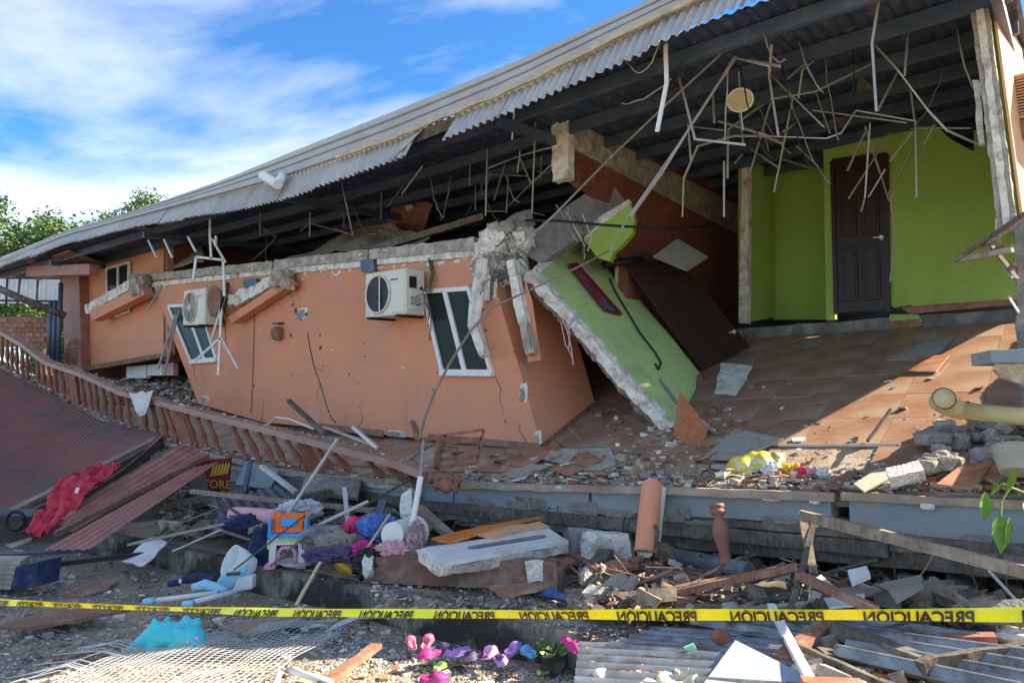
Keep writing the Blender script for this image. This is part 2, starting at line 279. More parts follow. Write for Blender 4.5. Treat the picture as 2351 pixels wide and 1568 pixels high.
    def rough(s, p8, n, amp, mi=0, sc_=6., top=None):
        """p8 hexahedron (bottom 0-3, top 4-7) cut into cells and broken up by noise"""
        def tri(a, b, c):
            lo = (p8[0] * (1 - a) + p8[1] * a) * (1 - b) + (p8[3] * (1 - a) + p8[2] * a) * b
            hi = (p8[4] * (1 - a) + p8[5] * a) * (1 - b) + (p8[7] * (1 - a) + p8[6] * a) * b
            q = lo * (1 - c) + hi * c
            d = V((noise.noise(q * sc_), noise.noise(q * sc_ + V((9, 4, 2))), noise.noise(q * sc_ + V((3, 8, 5)))))
            d2 = V((noise.noise(q * sc_ * 3.3), noise.noise(q * sc_ * 3.3 + V((9, 4, 2))), noise.noise(q * sc_ * 3.3 + V((3, 8, 5)))))
            return q + (d + d2 * .5) * amp
        na, nb, nc = n
        for c in (0, 1): s.grid((lambda a, b: tri(a, b, 0)) if c == 0 else (lambda a, b: tri(b, a, 1)), *((na, nb) if c == 0 else (nb, na)), mi=mi)
        for b in (0, 1): s.grid((lambda a, c: tri(c, 0, a)) if b == 0 else (lambda a, c: tri(a, 1, c)), *((nc, na) if b == 0 else (na, nc)), mi=mi)
        for a in (0, 1): s.grid((lambda b, c: tri(0, b, c)) if a == 0 else (lambda b, c: tri(1, c, b)), *((nb, nc) if a == 0 else (nc, nb)), mi=mi)
        return s
    def rbar(s, a, b, w, h, n, amp, up=ZU, mi=0, sc_=6.):
        t = MB(); t.bar(a, b, w, h, up); return s.rough([t.v[i] for i in (0, 4, 5, 1, 3, 7, 6, 2)], n, amp, mi, sc_)
def jag(poly, amp, step, edges=None):
    out = []; n = len(poly)
    for i in range(n):
        a, b = V(poly[i]), V(poly[(i + 1) % n]); c = V(poly[(i + 2) % n]); out.append(a)
        if edges is not None and i not in edges: continue
        d = b - a; k = max(1, int(d.length / step)); nn = (b - a).cross(c - a); side = d.normalized().cross(nn.normalized())
        for j in range(1, k):
            out.append(a + d * ((j + random.uniform(-.3, .3)) / k) + side * random.uniform(-amp, amp))
    return out
def bumpy(a, b, c, d, n, amp, f=3.):
    """bilinear patch a b c d with folds"""
    def fn(u, v):
        q = (a * (1 - u) + b * u) * (1 - v) + (d * (1 - u) + c * u) * v
        return q + V((noise.noise(q * f), noise.noise(q * f + V((5, 1, 7))), noise.noise(q * f + V((2, 9, 4))) * 1.2)) * amp
    return fn
WL = {}
def put(o, parent):
    if parent is not None:
        o.parent = parent; o.location = V(o.location) - WL[parent.name]
def tags(o, label, cat, group, kind):
    if label: o['label'] = label
    if cat: o['category'] = cat
    if group: o['group'] = group
    if kind: o['kind'] = kind
def thing(name, label, cat, loc, group=None):
    o = bpy.data.objects.new(name, None); o.empty_display_size = .1; COL.objects.link(o); o.location = V(loc); WL[o.name] = V(loc); tags(o, label, cat, group, None); return o
def obj(name, mb, m, parent=None, label=None, cat=None, group=None, kind=None, smooth=False, bevel=0, org=None):
    me = bpy.data.meshes.new(name)
    if org is None:
        xs = [p.x for p in mb.v]; ys = [p.y for p in mb.v]; zs = [p.z for p in mb.v]
        org = V(((min(xs) + max(xs)) / 2, (min(ys) + max(ys)) / 2, min(zs)))
    me.from_pydata([p - org for p in mb.v], [], mb.f)
    for k in (m if isinstance(m, (list, tuple)) else [m]): me.materials.append(k)
    if len(me.materials) > 1: me.polygons.foreach_set('material_index', mb.m)
    if smooth: me.polygons.foreach_set('use_smooth', [True] * len(me.polygons))
    me.update(); o = bpy.data.objects.new(name, me); COL.objects.link(o); o.location = org; WL[o.name] = V(org); put(o, parent)
    tags(o, label, cat, group, kind)
    if bevel:
        b = o.modifiers.new('bevel', 'BEVEL'); b.width = bevel; b.segments = 2; b.limit_method = 'ANGLE'; b.harden_normals = False
    return o
def corr(mb, a, b, c, d, pitch, amp, ny=2, seg=6, sag=None, mi=0, trap=False, ragged=0.):
    """corrugated sheet: waves side by side from a to b (far side d to c), ridges run a to d"""
    a, b, c, d = map(V, (a, b, c, d)); n = max(2, int(((b - a).length + (c - d).length) / 2 / pitch)); nu = n * seg
    nrm = (b - a).cross(d - a).normalized()
    def fn(u, v):
        q = (a * (1 - u) + b * u) * (1 - v) + (d * (1 - u) + c * u) * v
        ph = math.sin(2 * math.pi * u * n)
        if trap: ph = max(-.7, min(.7, ph * 1.8)) / .7
        q = q + nrm * (amp * ph)
        if sag: q = q + sag(u, v)
        if ragged and v in (0, 1): q = q + (d - a).normalized() * random.uniform(-ragged, ragged)
        return q
    return mb.grid(fn, nu, ny, thick=nrm * -.0025, mi=mi)
def frame4(o, x, y, z):
    M = Matrix.Identity(4)
    for i, a in enumerate((x, y, z)):
        for k in range(3): M[k][i] = a[k]
    for k in range(3): M[k][3] = o[k]
    return M
def plane_frame(p, xdir, n):
    x = (xdir - n * xdir.dot(n)).normalized(); y = n.cross(x); return frame4(p, x, y, n)
def text_geo(body, size, bold=0.):
    cu = bpy.data.curves.new('t', 'FONT'); cu.body = body; cu.size = size; cu.resolution_u = 3; cu.offset = size * bold; ob = bpy.data.objects.new('t', cu); COL.objects.link(ob)
    dg = bpy.context.evaluated_depsgraph_get(); me = ob.evaluated_get(dg).to_mesh()
    vs = [v.co.copy() for v in me.vertices]; fs = [list(p.vertices) for p in me.polygons]
    ob.evaluated_get(dg).to_mesh_clear(); bpy.data.objects.remove(ob); bpy.data.curves.remove(cu); return vs, fs
# ---------------------------------------------------------------- the setting
def gz(x, y):
    d = math.hypot(x, y - 5); k = max(0, 1 - d / 14)
    return (noise.noise(V((x * .9, y * .9, 0))) * .05 + noise.noise(V((x * 3, y * 3, 4))) * .018) * k
mb = MB(); xs = [-400, -90, -40, -22] + [-14 + .35 * i for i in range(81)] + [18, 30, 90, 400]; ys = [-200, -40, -8] + [-1 + .35 * i for i in range(72)] + [28, 40, 90, 600]
mb.add([(x, y, gz(x, y)) for x in xs for y in ys], [(i * len(ys) + j, (i + 1) * len(ys) + j, (i + 1) * len(ys) + j + 1, i * len(ys) + j + 1) for i in range(len(xs) - 1) for j in range(len(ys) - 1)])
obj('ground', mb, ground_m, label='grey gravel and sandy soil in front of the collapsed house', kind='structure', smooth=True, org=V((0, 0, 0)))
K0 = PZ(380, 1258, .22); K1 = PZ(1250, 1440, .22); KD = (K1 - K0).normalized(); KN = V((-KD.y, KD.x, 0))
if KN.y < 0: KN = -KN
KA = K0 - KD * 1.9; KB = K1 + KD * 4.2
def porch(u, v):
    q = KA * (1 - u) + KB * u + KN * (.10 + v * 6); q.z = .215 + noise.noise(q * 1.5) * .012 + noise.noise(q * 5) * .006; return q
mb = MB().grid(porch, 90, 50); pv = obj('porch_pavement', mb, porch_m, label='raised dusty cement porch with a stained kerb', kind='structure', smooth=True)
nk = 7
for i in range(nk):
    a = KA.lerp(KB, i / nk) + KD * .001; b = KA.lerp(KB, (i + 1) / nk) - KD * .001
    lo = lambda p, o: V((p.x + KN.x * o, p.y + KN.y * o, -.05)); hi = lambda p, o: V((p.x + KN.x * o, p.y + KN.y * o, .222))
    obj('kerb', MB().rough([lo(a, 0), lo(b, 0), lo(b, .16), lo(a, .16), hi(a, 0), hi(b, 0), hi(b, .16), hi(a, .16)], (14, 2, 4), .008, sc_=4), stain, pv)
# ---------------------------------------------------------------- the standing shell of the house
house = thing('house', 'partly collapsed orange house with green rooms open to the front', 'house', W(3, 5, 0))
def wall(name, pts, thick, m, parent=house, **k): return obj(name, MB().slab(pts, thick), m, parent, **k)
G = lambda l, u: [PU(x, y, u) for x, y in l]
wall('wall', G([(1890, 322), (2128, 256), (2150, 290), (2180, 318), (2215, 338), (2236, 348), (2236, 300), (2372, 290), (2372, 686), (2140, 700), (2120, 712), (2088, 700), (2052, 706), (2044, 700), (2034, 352), (1910, 372), (1917, 732), (1897, 736)], 4.46), UD * .14, green, label='light green wall round the brown door')
wall('wall', G([(1774, 388), (1900, 372), (1900, 734), (1774, 734)], 5.6), UD * .12, green, label='light green back wall of the alcove')
wall('wall', [PU(1714, 352, 4.46), PU(1714, 740, 4.46), PU(1780, 728, 5.6), PU(1780, 380, 5.6)], TD * .12, green, label='green side wall of the alcove')
obj('wall_end', MB().rough([PU(1696, 742, 4.40), PU(1716, 742, 4.40), PU(1716, 742, 4.40) + UD * .12, PU(1696, 742, 4.40) + UD * .12, PU(1704, 338, 4.40), PU(1719, 338, 4.40), PU(1719, 338, 4.40) + UD * .12, PU(1704, 338, 4.40) + UD * .12], (3, 3, 30), .012), plaster, house)
wall('ceiling_board', [PU(1718, 346, 4.5), PU(1890, 308, 4.5), PU(1893, 386, 5.58), PU(1780, 394, 5.58)], ZU * .02, wood_d)
wall('ceiling_board', G([(1900, 276), (2132, 236), (2130, 257), (1893, 322)], 4.43), UD * .03, wood_r)
for q in (((1732, 347), (1882, 392)), ((1800, 330), (1890, 350)), ((1718, 385), (1790, 352))):
    obj('batten', MB().bar(PU(*q[0], 4.48), PU(*q[1], 5.3), .03, .03), galv_d, house)
# brown panelled door in the green wall
o4 = 4.43; dq = [(1911, 371), (2035, 356), (2040, 716), (1920, 722)]
def door(parent, q3, n, m, name='door', knob=None, label=None):
    """q3: corners TL TR BR BL in metres, n towards the viewer"""
    a, b, c, d = q3
    at = lambda u, v: (a * (1 - u) + b * u) * (1 - v) + (d * (1 - u) + c * u) * v
    dr = obj(name, MB().slab([at(.02, .01), at(.98, .01), at(.98, .99), at(.02, .99)], -n * .04), m, parent, bevel=.004, **({'label': label} if label else {}))
    for u0, u1, v0, v1 in ((.14, .44, .06, .13), (.56, .86, .06, .13), (.14, .44, .18, .5), (.56, .86, .18, .5), (.14, .44, .58, .92), (.56, .86, .58, .92)):
        p = MB(); e = .045
        p.slab([at(u0, v0), at(u1, v0), at(u1, v1), at(u0, v1)], n * .022); ue, ve = e, e * .45
        p.slab([x + n * .022 for x in (at(u0 + ue, v0 + ve), at(u1 - ue, v0 + ve), at(u1 - ue, v1 - ve), at(u0 + ue, v1 - ve))], n * .012)
        obj('panel', p, m, dr, bevel=.008)
    if knob:
        k = at(*knob); obj('door_handle', MB().lathe(k, k + n * .06, [(0, .028), (.2, .03), (.25, .012), (.6, .012), (.65, .027), (1, .024)]).tube([k + n * .05, k + n * .055 + (b - a).normalized() * -.09], .009), galv, dr, smooth=False)
    return dr
D3 = [PU(x, y, o4) for x, y in dq]
door(house, D3, -UD, door_m, knob=(.90, .53), label='dark brown panelled door in the green wall')
for i, (a, b) in enumerate(((0, 1), (1, 2), (3, 0))): obj('door_frame', MB().bar(D3[a] - UD * .0, D3[b] - UD * .0, .05, .05, UD), door_m, house)
# crushed skirting below the green wall
obj('skirting', MB().slab(G([(2068, 706), (2140, 699), (2372, 684), (2372, 696), (2140, 716), (2090, 722)], 4.44), UD * .05), rub_r, house)
obj('beam', MB().rough([W(t, u, z) for z in (2.5, 2.74) for t, u in ((-.6, 4.38), (3.4, 4.38), (3.4, 4.55), (-.6, 4.55))], (24, 2, 3), .02), concrete_d, house)
obj('skirting', MB().slab(G([(2042, 738), (2110, 732), (2120, 748), (2048, 756)], 4.36), UD * .05), rub_r, house)
obj('wall', MB().slab(jag(G([(2042, 722), (2108, 722), (2118, 738), (2042, 742)], 4.37), .01, .1), UD * .05), green, house)
# rear rooms in the dark
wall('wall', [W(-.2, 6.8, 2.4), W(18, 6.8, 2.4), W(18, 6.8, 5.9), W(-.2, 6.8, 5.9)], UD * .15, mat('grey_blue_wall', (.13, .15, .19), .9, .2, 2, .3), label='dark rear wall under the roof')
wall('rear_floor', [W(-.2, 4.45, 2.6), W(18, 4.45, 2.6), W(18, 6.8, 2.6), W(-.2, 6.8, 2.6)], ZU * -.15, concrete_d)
wall('wall', [W(18, 1.2, 2.4), W(18, 6.8, 2.4), W(18, 6.8, 5.7), W(18, 1.2, 5.2)], TD * .15, orange)
# partition between the rooms
T0 = 3.95; pw = [(1.2, 4.95), (1.22, 4.28), (1.9, 4.2), (2.45, 4.1), (2.5, 3.6), (2.5, 2.5), (6.8, 2.5), (6.8, 5.45), (3, 5.12)]
wall('wall', jag([W(T0, u, z) for u, z in pw], .03, .15, [1, 2, 3, 4]), TD * .14, orange_shade, label='partition wall in shade-darkened orange under the roof')
obj('beam', MB().rough([W(T0 - .03 + a, u, z) for (u0, z0, z1) in ((0, 0, 0),) for zz in (0, 1) for a, u in ((0, 1.18), (0, 6.5), (.2, 6.5), (.2, 1.18)) for z in ((4.62 if zz == 0 else 4.93) + (u - 1.2) * (.03 if zz else -.01),)], (2, 26, 3), .012), concrete, house)
obj('wall_end', MB().rough([W(T0 + a, u, z) for z in (4.22, 4.97) for a, u in ((-.04, 1.1), (.18, 1.1), (.18, 1.24), (-.04, 1.24))], (3, 3, 9), .02), plaster, house)
obj('wall_end', MB().rough([PU(x, y, 2.55) + UD * k for (x0, x1, y) in ((1412, 1420, 660), (1412, 1422, 590)) for x, k in ((x0, 0), (x1, 0), (x1, .12), (x0, .12))], (2, 2, 6), .012), plaster, house)
# second partition deeper in, behind the leaning room
wall('wall', [W(7.2, 3.4, 2.5), W(7.2, 6.8, 2.5), W(7.2, 6.8, 5.4), W(7.2, 3.4, 4.6)], TD * .14, orange_shade, label='inner wall in shade-darkened orange behind the leaning room')
# right end wall, torn open at the front
tE0 = tu(PU(2318, 528, 1.2))[0]; zE0 = PU(2318, 528, 1.2).z; tE1 = tu(PU(2250, 0, 1.2))[0]; zE1 = PU(2250, 0, 1.2).z
def tE(z): return tE0 + (tE1 - tE0) * (z - zE0) / (zE1 - zE0)
EU = ((1.3, 2.98), (1.28, 3.5), (1.25, 4.95), (6.8, 5.42), (6.8, 2.75), (4.6, 3.2), (2.2, 3.2))
wall('wall', [W(tE(min(z, 3.6)) - .09 - (u - 1.25) * .06 + (tE(z) - tE(min(z, 3.6))) * max(0, 1 - (u - 1.25) / 2), u, z) for u, z in EU], TD * .02, peach, label='peach outer end wall lit by the sun')
wall('wall', [W(tE(min(z, 3.6)) - .065 - (u - 1.25) * .06 + (tE(z) - tE(min(z, 3.6))) * max(0, 1 - (u - 1.25) / 2), u + .05, z) for u, z in EU], TD * .07, green)
def strip(xs0, xs1, y0, y1, off, dep): return [PU(xs0[0], y1, off), PU(xs0[1], y1, off), PU(xs0[1], y1, off) + UD * dep, PU(xs0[0], y1, off) + UD * dep, PU(xs1[0], y0, off), PU(xs1[1], y0, off), PU(xs1[1], y0, off) + UD * dep, PU(xs1[0], y0, off) + UD * dep]
obj('wall_end', MB().rough(strip((2292, 2336), (2220, 2262), -40, 528, 1.16, .15), (5, 3, 44), .009, sc_=11), concrete, house, label='torn grey front edge of the right end wall')
obj('wall_end', MB().rough(strip((2304, 2322), (2232, 2250), -40, 520, 1.135, .1), (3, 2, 44), .009, sc_=11), plaster, house)
obj('wall_end', MB().rough(strip((2248, 2262), (2232, 2248), 185, 330, 1.35, .06), (3, 2, 12), .012), plaster, house)
# grey broken corner column under it
obj('column', MB().rough([PU(x, y, 1.1) + UD * k for y, xx in ((990, (2338, 2400)), (500, (2330, 2400))) for x, k in ((xx[0], 0), (xx[1], 0), (xx[1], .25), (xx[0], .25))], (4, 4, 16), .03), concrete_d, house)
# far left part of the front
FW = [(181, 575), (381, 540), (385, 815), (340, 822), (187, 851)]
wall('wall', G(FW, 1.2), UD * .15, orange, label='orange far front wall with a small window')
obj('skirting', MB().slab(G([(186, 842), (385, 808), (385, 818), (186, 853)], 1.16), UD * .1), wood_r, house)
wall('wall', [PU(381, 540, 1.2), PU(381, 830, 1.2), PU(381, 830, 1.2) + UD * 3, PU(381, 540, 1.2) + UD * 3], TD * .1, orange_shade)
def window(q3, n, parent, split=.5, fw=.05, name='window', hinge=.0):
    a, b, c, d = q3; at = lambda u, v: (a * (1 - u) + b * u) * (1 - v) + (d * (1 - u) + c * u) * v
    wn = obj(name, MB().slab([at(0, 0), at(1, 0), at(1, 1), at(0, 1)], n * .006), curtain_m, parent)
    up = (a - d).normalized(); al = (b - a).normalized()
    for s, e in ((at(0, 0), at(1, 0)), (at(0, 1), at(1, 1)), (at(0, 0), at(0, 1)), (at(1, 0), at(1, 1))): obj('window_frame', MB().bar(s + n * .02, e + n * .02, fw, .05, n), frame_m, wn, bevel=.004)
    obj('mullion', MB().bar(at(split, 0) + n * .021, at(split, 1) + n * .021, fw * 1.25, .04, n), frame_m, wn, bevel=.004)
    for u0, u1 in ((.02, split), (split, .98)):
        obj('pane', MB().slab([at(u0, .02) + n * .014, at(u1, .02) + n * .014, at(u1, .98) + n * .014, at(u0, .98) + n * .014], n * .004), glass, wn)
    obj('sill', MB().bar(at(-.03, 1.02) + n * .03, at(1.03, 1.02) + n * .03, fw, .07, n), frame_m, wn)
    return wn
window(G([(247, 618), (299, 603), (297, 678), (250, 692)], 1.17), -UD, house, .52, .055)
window(G([(268, 716), (298, 707), (298, 716), (270, 727)], 1.16), -UD, house, .5, .03)
# red end post and eaves beam at the far left
obj('post', MB().slab(G([(142, 640), (181, 620), (187, 850), (150, 850)], 1.0), UD * .3), maroon, house)
obj('beam', MB().slab(G([(60, 612), (205, 606), (205, 630), (60, 634)], .3), UD * .2), maroon, house)
for i, (a, b) in enumerate((((118, 690), (112, 830)), ((128, 690), (122, 830)), ((140, 650), (133, 830)))):
    obj('downpipe', MB().tube([PU(*a, .6), PU(*b, .6)], .05, 8), steel, house, smooth=True)
# soffit boards under the far eaves, one torn open
SB = [((62, 604), (140, 560), (205, 590), (110, 622)), ((140, 560), (200, 540), (260, 572), (205, 590)), ((200, 540), (262, 528), (322, 552), (262, 575)), ((262, 528), (330, 520), (381, 543), (322, 552)), ((120, 590), (160, 575), (240, 606), (190, 622))]
for q in SB: obj('soffit_board', MB().slab([PU(*q[0], .1), PU(*q[1], .1), PU(*q[2], 1.15), PU(*q[3], 1.1)], ZU * .02), wood_r if SB.index(q) % 2 else maroon, house)
# crushed storey below the far wall
for q, m in (((290, 842, 335, 868), frame_m), ((338, 838, 372, 862), frame_m), ((372, 836, 398, 862), palepink)):
    x0, y0, x1, y1 = q; obj('crushed_panel', MB().slab(G([(x0, y0), (x1, y0 - 4), (x1, y1), (x0, y1)], 1.5), UD * .1), m, house)
wall('wall', [W(8, 3.2, 0), W(20, 3.2, 0), W(20, 3.2, 2.5), W(8, 3.2, 2.0)], UD * .2, concrete_d, label='dark crushed ground floor wall')
wall('wall', [W(-1.4, 1.3, 0), W(9, 1.3, 0), W(9, 1.3, 1.0), W(-1.4, 1.3, .9)], UD * .2, concrete_d)  # added dark wall, set here to block light under the slab
# unseen wall added beyond the right edge, shaped to shade the tilted floor
stub = obj('wall', MB().rough([W(t, u, z) for z in (0, 1) for t, u in ((-.62, -.3), (-.45, -.3), (-.75, 4.2), (-.92, 4.2)) for z in ((0 if z == 0 else (1.5 if u < 0 else 3.05)),)], (2, 20, 8), .04), block, house, label='unseen block wall added at the right end to shade the floor')
# ---------------------------------------------------------------- roof
roof = thing('corrugated_roof', 'long sagging corrugated metal roof with pale gutter edge', 'roof', W(8, 2, 4.7))
def rz(t, u): return 4.86 + .085 * u - .10 * math.exp(-((t - 7) / 4) ** 2) + .1 * max(0, (t - 15) / 5)
t = -.32; i = 0
while t < 21:
    t1 = t + .86
    fa = lambda u: (lambda a, b: None)
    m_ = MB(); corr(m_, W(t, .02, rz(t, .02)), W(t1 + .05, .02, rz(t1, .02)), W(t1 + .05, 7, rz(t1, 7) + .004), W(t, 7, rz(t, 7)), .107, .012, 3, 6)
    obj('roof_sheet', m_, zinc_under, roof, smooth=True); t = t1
for k, u in enumerate((.35, 1.15, 1.95, 2.75, 3.55, 4.35, 5.15, 5.95)):
    pts = [W(a, u, rz(a, u) - .085) for a in (-.28, 2, 4, 6, 8, 10, 13, 17, 20.5)]; m_ = MB()
    for a, b in zip(pts, pts[1:]): m_.bar(a, b, .06, .13)
    obj('purlin', m_, steel, roof)
for tt in (-.2, 4.1, 8.2, 12.2, 16.5):
    obj('rafter', MB().bar(W(tt, .1, rz(tt, .1) - .2), W(tt, 6.7, rz(tt, 6.7) - .2), .07, .1), steel, roof)
def tab(px, u): return sorted((tu(PU(x, y, u))[0], PU(x, y, u).z) for x, y in px)
SKY = tab([(1900, -185), (1481, 0), (1180, 140), (1000, 215), (700, 335), (510, 412), (300, 485), (150, 530), (0, 596), (-60, 622)], -.03)
GBT = tab([(1900, -125), (1600, -5), (1529, 30), (1180, 203), (900, 318), (640, 408), (300, 500), (150, 540), (0, 602), (-60, 627)], -.06)
HTP = tab([(1900, -105), (1625, 0), (1529, 44), (1180, 222), (900, 328), (640, 420), (300, 503), (150, 543), (0, 603), (-60, 628)], .02)
HBT = tab([(1900, -75), (1725, 0), (1530, 98), (1180, 254), (950, 352), (890, 377), (650, 457), (560, 480), (300, 522), (150, 560), (0, 612), (-60, 638)], -.13)
ts = [-.4 + .5 * i for i in range(44)]
prof = [(.10, .02), (.03, .0), (.0, -.26), (.03, -.30), (.0, -.36), (-.01, -.58), (.02, -.62), (-.02, -.68), (-.03, -.98), (.02, -1.0)]
m_ = MB(); m_.grid(lambda a, b: (lambda tt, pr: W(tt, pr[0] - .04, lerp(SKY, tt) + pr[1] * (lerp(SKY, tt) - lerp(GBT, tt))))(ts[int(round(a * (len(ts) - 1)))], prof[int(round(b * (len(prof) - 1)))]), len(ts) - 1, len(prof) - 1)
obj('gutter', m_, gutter_m, roof)
m_ = MB()
for a, b in zip(ts[:15], ts[1:15]): m_.rbar(W(a, -.075, lerp(GBT, a)), W(b, -.075, lerp(GBT, b)), .03, .05, (10, 2, 2), .012)
obj('flashing', m_, cream_m, roof)
m_ = MB()
for a, b in zip(ts, ts[1:]): m_.bar(W(a, .03, lerp(GBT, a) - .05), W(b, .03, lerp(GBT, b) - .05), .02, .12)
obj('fascia', m_, wood_d, roof)
t = -.35
while t < 20.5:
    t1 = t + .84
    if 4.55 < t < 5.2: t = 5.2; continue
    if abs(t1 - 4.6) < .4: t1 = 4.6
    a, b = W(t, .06, lerp(HTP, t) + .13), W(t1, .06, lerp(HTP, t1) + .13); c, d = W(t1 + .10, -.13, lerp(HBT, t1 + .08)), W(t + .08, -.13, lerp(HBT, t + .08))
    j = random.uniform(-.015, .015); m_ = MB(); corr(m_, a, b, c + ZU * j - UD * j, d + ZU * j, .088, .021, 3, 8, ragged=.008)
    obj('hanging_sheet', m_, zinc, roof, smooth=True); t = t1
m_ = MB(); corr(m_, PU(990, 278, .0), PU(925, 318, .0), PU(896, 372, -.2), PU(902, 365, -.15), .07, .01, 3)
obj('hanging_sheet', m_, zinc, roof, smooth=True, label='torn pale roof sheet folded down at the gap')
p0, p1 = PU(604, 404, -.15), PU(638, 424, -.25)
obj('downpipe', MB().lathe(p0, p1, [(0, .05), (0, .065), (1, .065), (1, .05)], 12), white_p, roof, smooth=False)
obj('downpipe', MB().tube([PU(628, 424, -.2), PU(646, 412, -.18), PU(650, 402, -.12)], .06, 10), white_p, roof, smooth=True)
# ---------------------------------------------------------------- the fallen, tilted upper floor
slab = thing('fallen_floor', 'tilted upper floor slab with wood-look tiles, sunk at the front', 'floor slab', W(3, 1, .5))
FT = [-1.5 + .45 * i for i in range(48)]
m_ = MB(); m_.grid(lambda a, b: (lambda t, u: W(t, u, floor_z(t, u) - .016))(-1.5 + a * 21.5, .03 + b * 4.35), 60, 10, thick=ZU * -.13)
slab_m = mat('dusty_slab', (.33, .25, .185), .95, .25, 5, .7, 40, dirt=(.42, .37, .31), dscale=4)
obj('slab_body', m_, slab_m, slab, smooth=False)
TS = .62
for i in range(-3, 12):
    for j in range(0, 9):
        t0 = i * TS + .12; u0 = .16 + j * TS * .95
        if u0 > 4.2: continue
        if j == 0 and random.random() < .45: continue
        g = .0018; jit = random.uniform(-.002, .002); q = [(t0 + g, u0 + g), (t0 + TS - g, u0 + g), (t0 + TS - g, u0 + TS * .95 - g), (t0 + g, u0 + TS * .95 - g)]
        tl = [random.uniform(-.001, .001) * (8 if random.random() < .10 else 1) for _ in range(4)]
        obj('floor_tile', MB().slab([W(a, b, floor_z(a, b) - .004 + jit + e) for (a, b), e in zip(q, tl)], ZU * .012), tile_m, slab)
def edge_run(name, t0, t1, u0, u1, dz0, dz1, m, amp=.012, n=None, top=None):
    def bz(t, z): return lerp(EDGE, t) + z
    L_ = abs(t1 - t0); p = MB(); k = max(2, int(L_ / 1.2))
    for s in range(k):
        a = t0 + (t1 - t0) * s / k; b = t0 + (t1 - t0) * (s + 1) / k
        p.rough([W(a, u0, bz(a, dz0)), W(b, u0, bz(b, dz0)), W(b, u1, bz(b, dz0)), W(a, u1, bz(a, dz0)), W(a, u0, bz(a, dz1)), W(b, u0, bz(b, dz1)), W(b, u1, bz(b, dz1)), W(a, u1, bz(a, dz1))], (int((b - a) / .07), 2, 4), amp, sc_=5)
    return obj(name, p, m, slab)
edge_run('lip', -1.5, .82, -.10, .16, -.075, -.02, slab_m, .012); edge_run('lip', .86, 4.6, -.12, .16, -.085, -.025, slab_m, .010); edge_run('lip', 4.62, 11.6, -.10, .16, -.085, -.03, slab_m, .012)
edge_run('edge_beam', -1.5, .78, -.06, .14, -.34, -.075, blue, .004); edge_run('edge_beam', .9, 2.9, -.06, .14, -.25, -.085, blue, .006); edge_run('edge_beam', 2.93, 4.55, -.06, .14, -.28, -.085, blue, .006); edge_run('edge_beam', 4.58, 9.5, -.05, .14, -.25, -.085, blue, .014)
edge_run('torn_concrete', -1.5, .8, .02, .2, -.50, -.33, concrete_d, .03); edge_run('torn_concrete', .8, 4.6, -.01, .2, -.46, -.22, concrete_d, .035); edge_run('torn_concrete', 4.6, 10, .02, .2, -.42, -.2, concrete_d, .035)
for q in (((1005, 1178), (1390, 1215)), ((1440, 1190), (1700, 1222)), ((1180, 1150), (1260, 1165)), ((1905, 1235), (2351, 1262))):
    a, b = PU(*q[0], -.03), PU(*q[1], -.03); obj('torn_concrete', MB().rbar(a, b, .06, .10, (30, 2, 3), .03), concrete_d, slab)
for k in range(64):
    t_ = random.uniform(-.9, 9.2); z_ = lerp(EDGE, t_) - (.33 if t_ < .8 else .25) + random.uniform(-.03, .03)
    obj('torn_patch', MB(frame4(W(t_, -.062 if t_ < 4.58 else -.052, z_), TD, ZU, -UD)).rock((0, 0, 0), (random.uniform(.06, .22), random.uniform(.03, .075), .018), k * 1.3), concrete_d, slab)
for q, m, h in ((((960, 1158), (2040, 1262)), wood_d, .10), (((1330, 1222), (2351, 1306)), wood_d, .12), (((580, 1092), (1250, 1205)), wood_d, .07), (((1680, 1200), (2351, 1262)), wood_d, .05)):
    a, b = PU(*q[0], -.08 if h < .12 else .0), PU(*q[1], -.08 if h < .12 else .0); obj('board', MB().rbar(a, b, .04, h, (40, 1, 2), .006), m, slab)
for k in range(22):
    t_ = random.uniform(-.6, 8.5); a = W(t_, -.04, lerp(EDGE, t_) - random.uniform(.22, .42)); d = -UD * random.uniform(.05, .22) + TD * random.uniform(-.15, .15)
    obj('rebar', MB().tube([a + UD * .1, a + d * .5, a + d - ZU * random.uniform(.0, .15), a + d * 1.2 + TD * random.uniform(-.1, .1) - ZU * random.uniform(.1, .4)], random.uniform(.005, .009), 5), wood_d, slab, smooth=True)
# ---------------------------------------------------------------- leaning orange room
RB = PF(1245, 1031); LBp = P(455, 926, 13.0); RT = P(1108, 566, RB.y + .47); nW = (LBp - RB).cross(RT - RB).normalized()
if nW.y > 0: nW = -nW
LW = lambda x, y, o=0.: PP(x, y, RB + nW * o, nW)
room = thing('leaning_room', 'orange room front leaning on the tilted floor, white concrete top beam', 'collapsed room', (RB + LBp) / 2)
m_ = MB().slab([LW(*p) for p in ((345, 640), (600, 615), (850, 590), (1108, 566), (1160, 735), (1245, 1031), (985, 1008), (760, 985), (600, 968), (455, 926))], -nW * .16); obj('wall', m_, orange, room, label='leaning orange front wall with cracks and chipped paint')
SBk = PF(1368, 932); ct = LW(1112, 590); nS = (SBk - RB).cross(ct - RB).normalized()
if nS.dot(EYE - RB) < 0: nS = -nS
LS = lambda x, y, o=0.: PP(x, y, RB + nS * o, nS)
obj('wall', MB().slab([LS(*p) for p in ((1112, 590), (1245, 1031), (1368, 932), (1312, 735), (1240, 560))], -nS * .14), orange, room, label='shaded orange return wall of the leaning room')
obj('skirting', MB().bar(LS(1247, 1026, .012), LS(1366, 929, .012), .015, .07, (ct - RB)), wood_r, room)
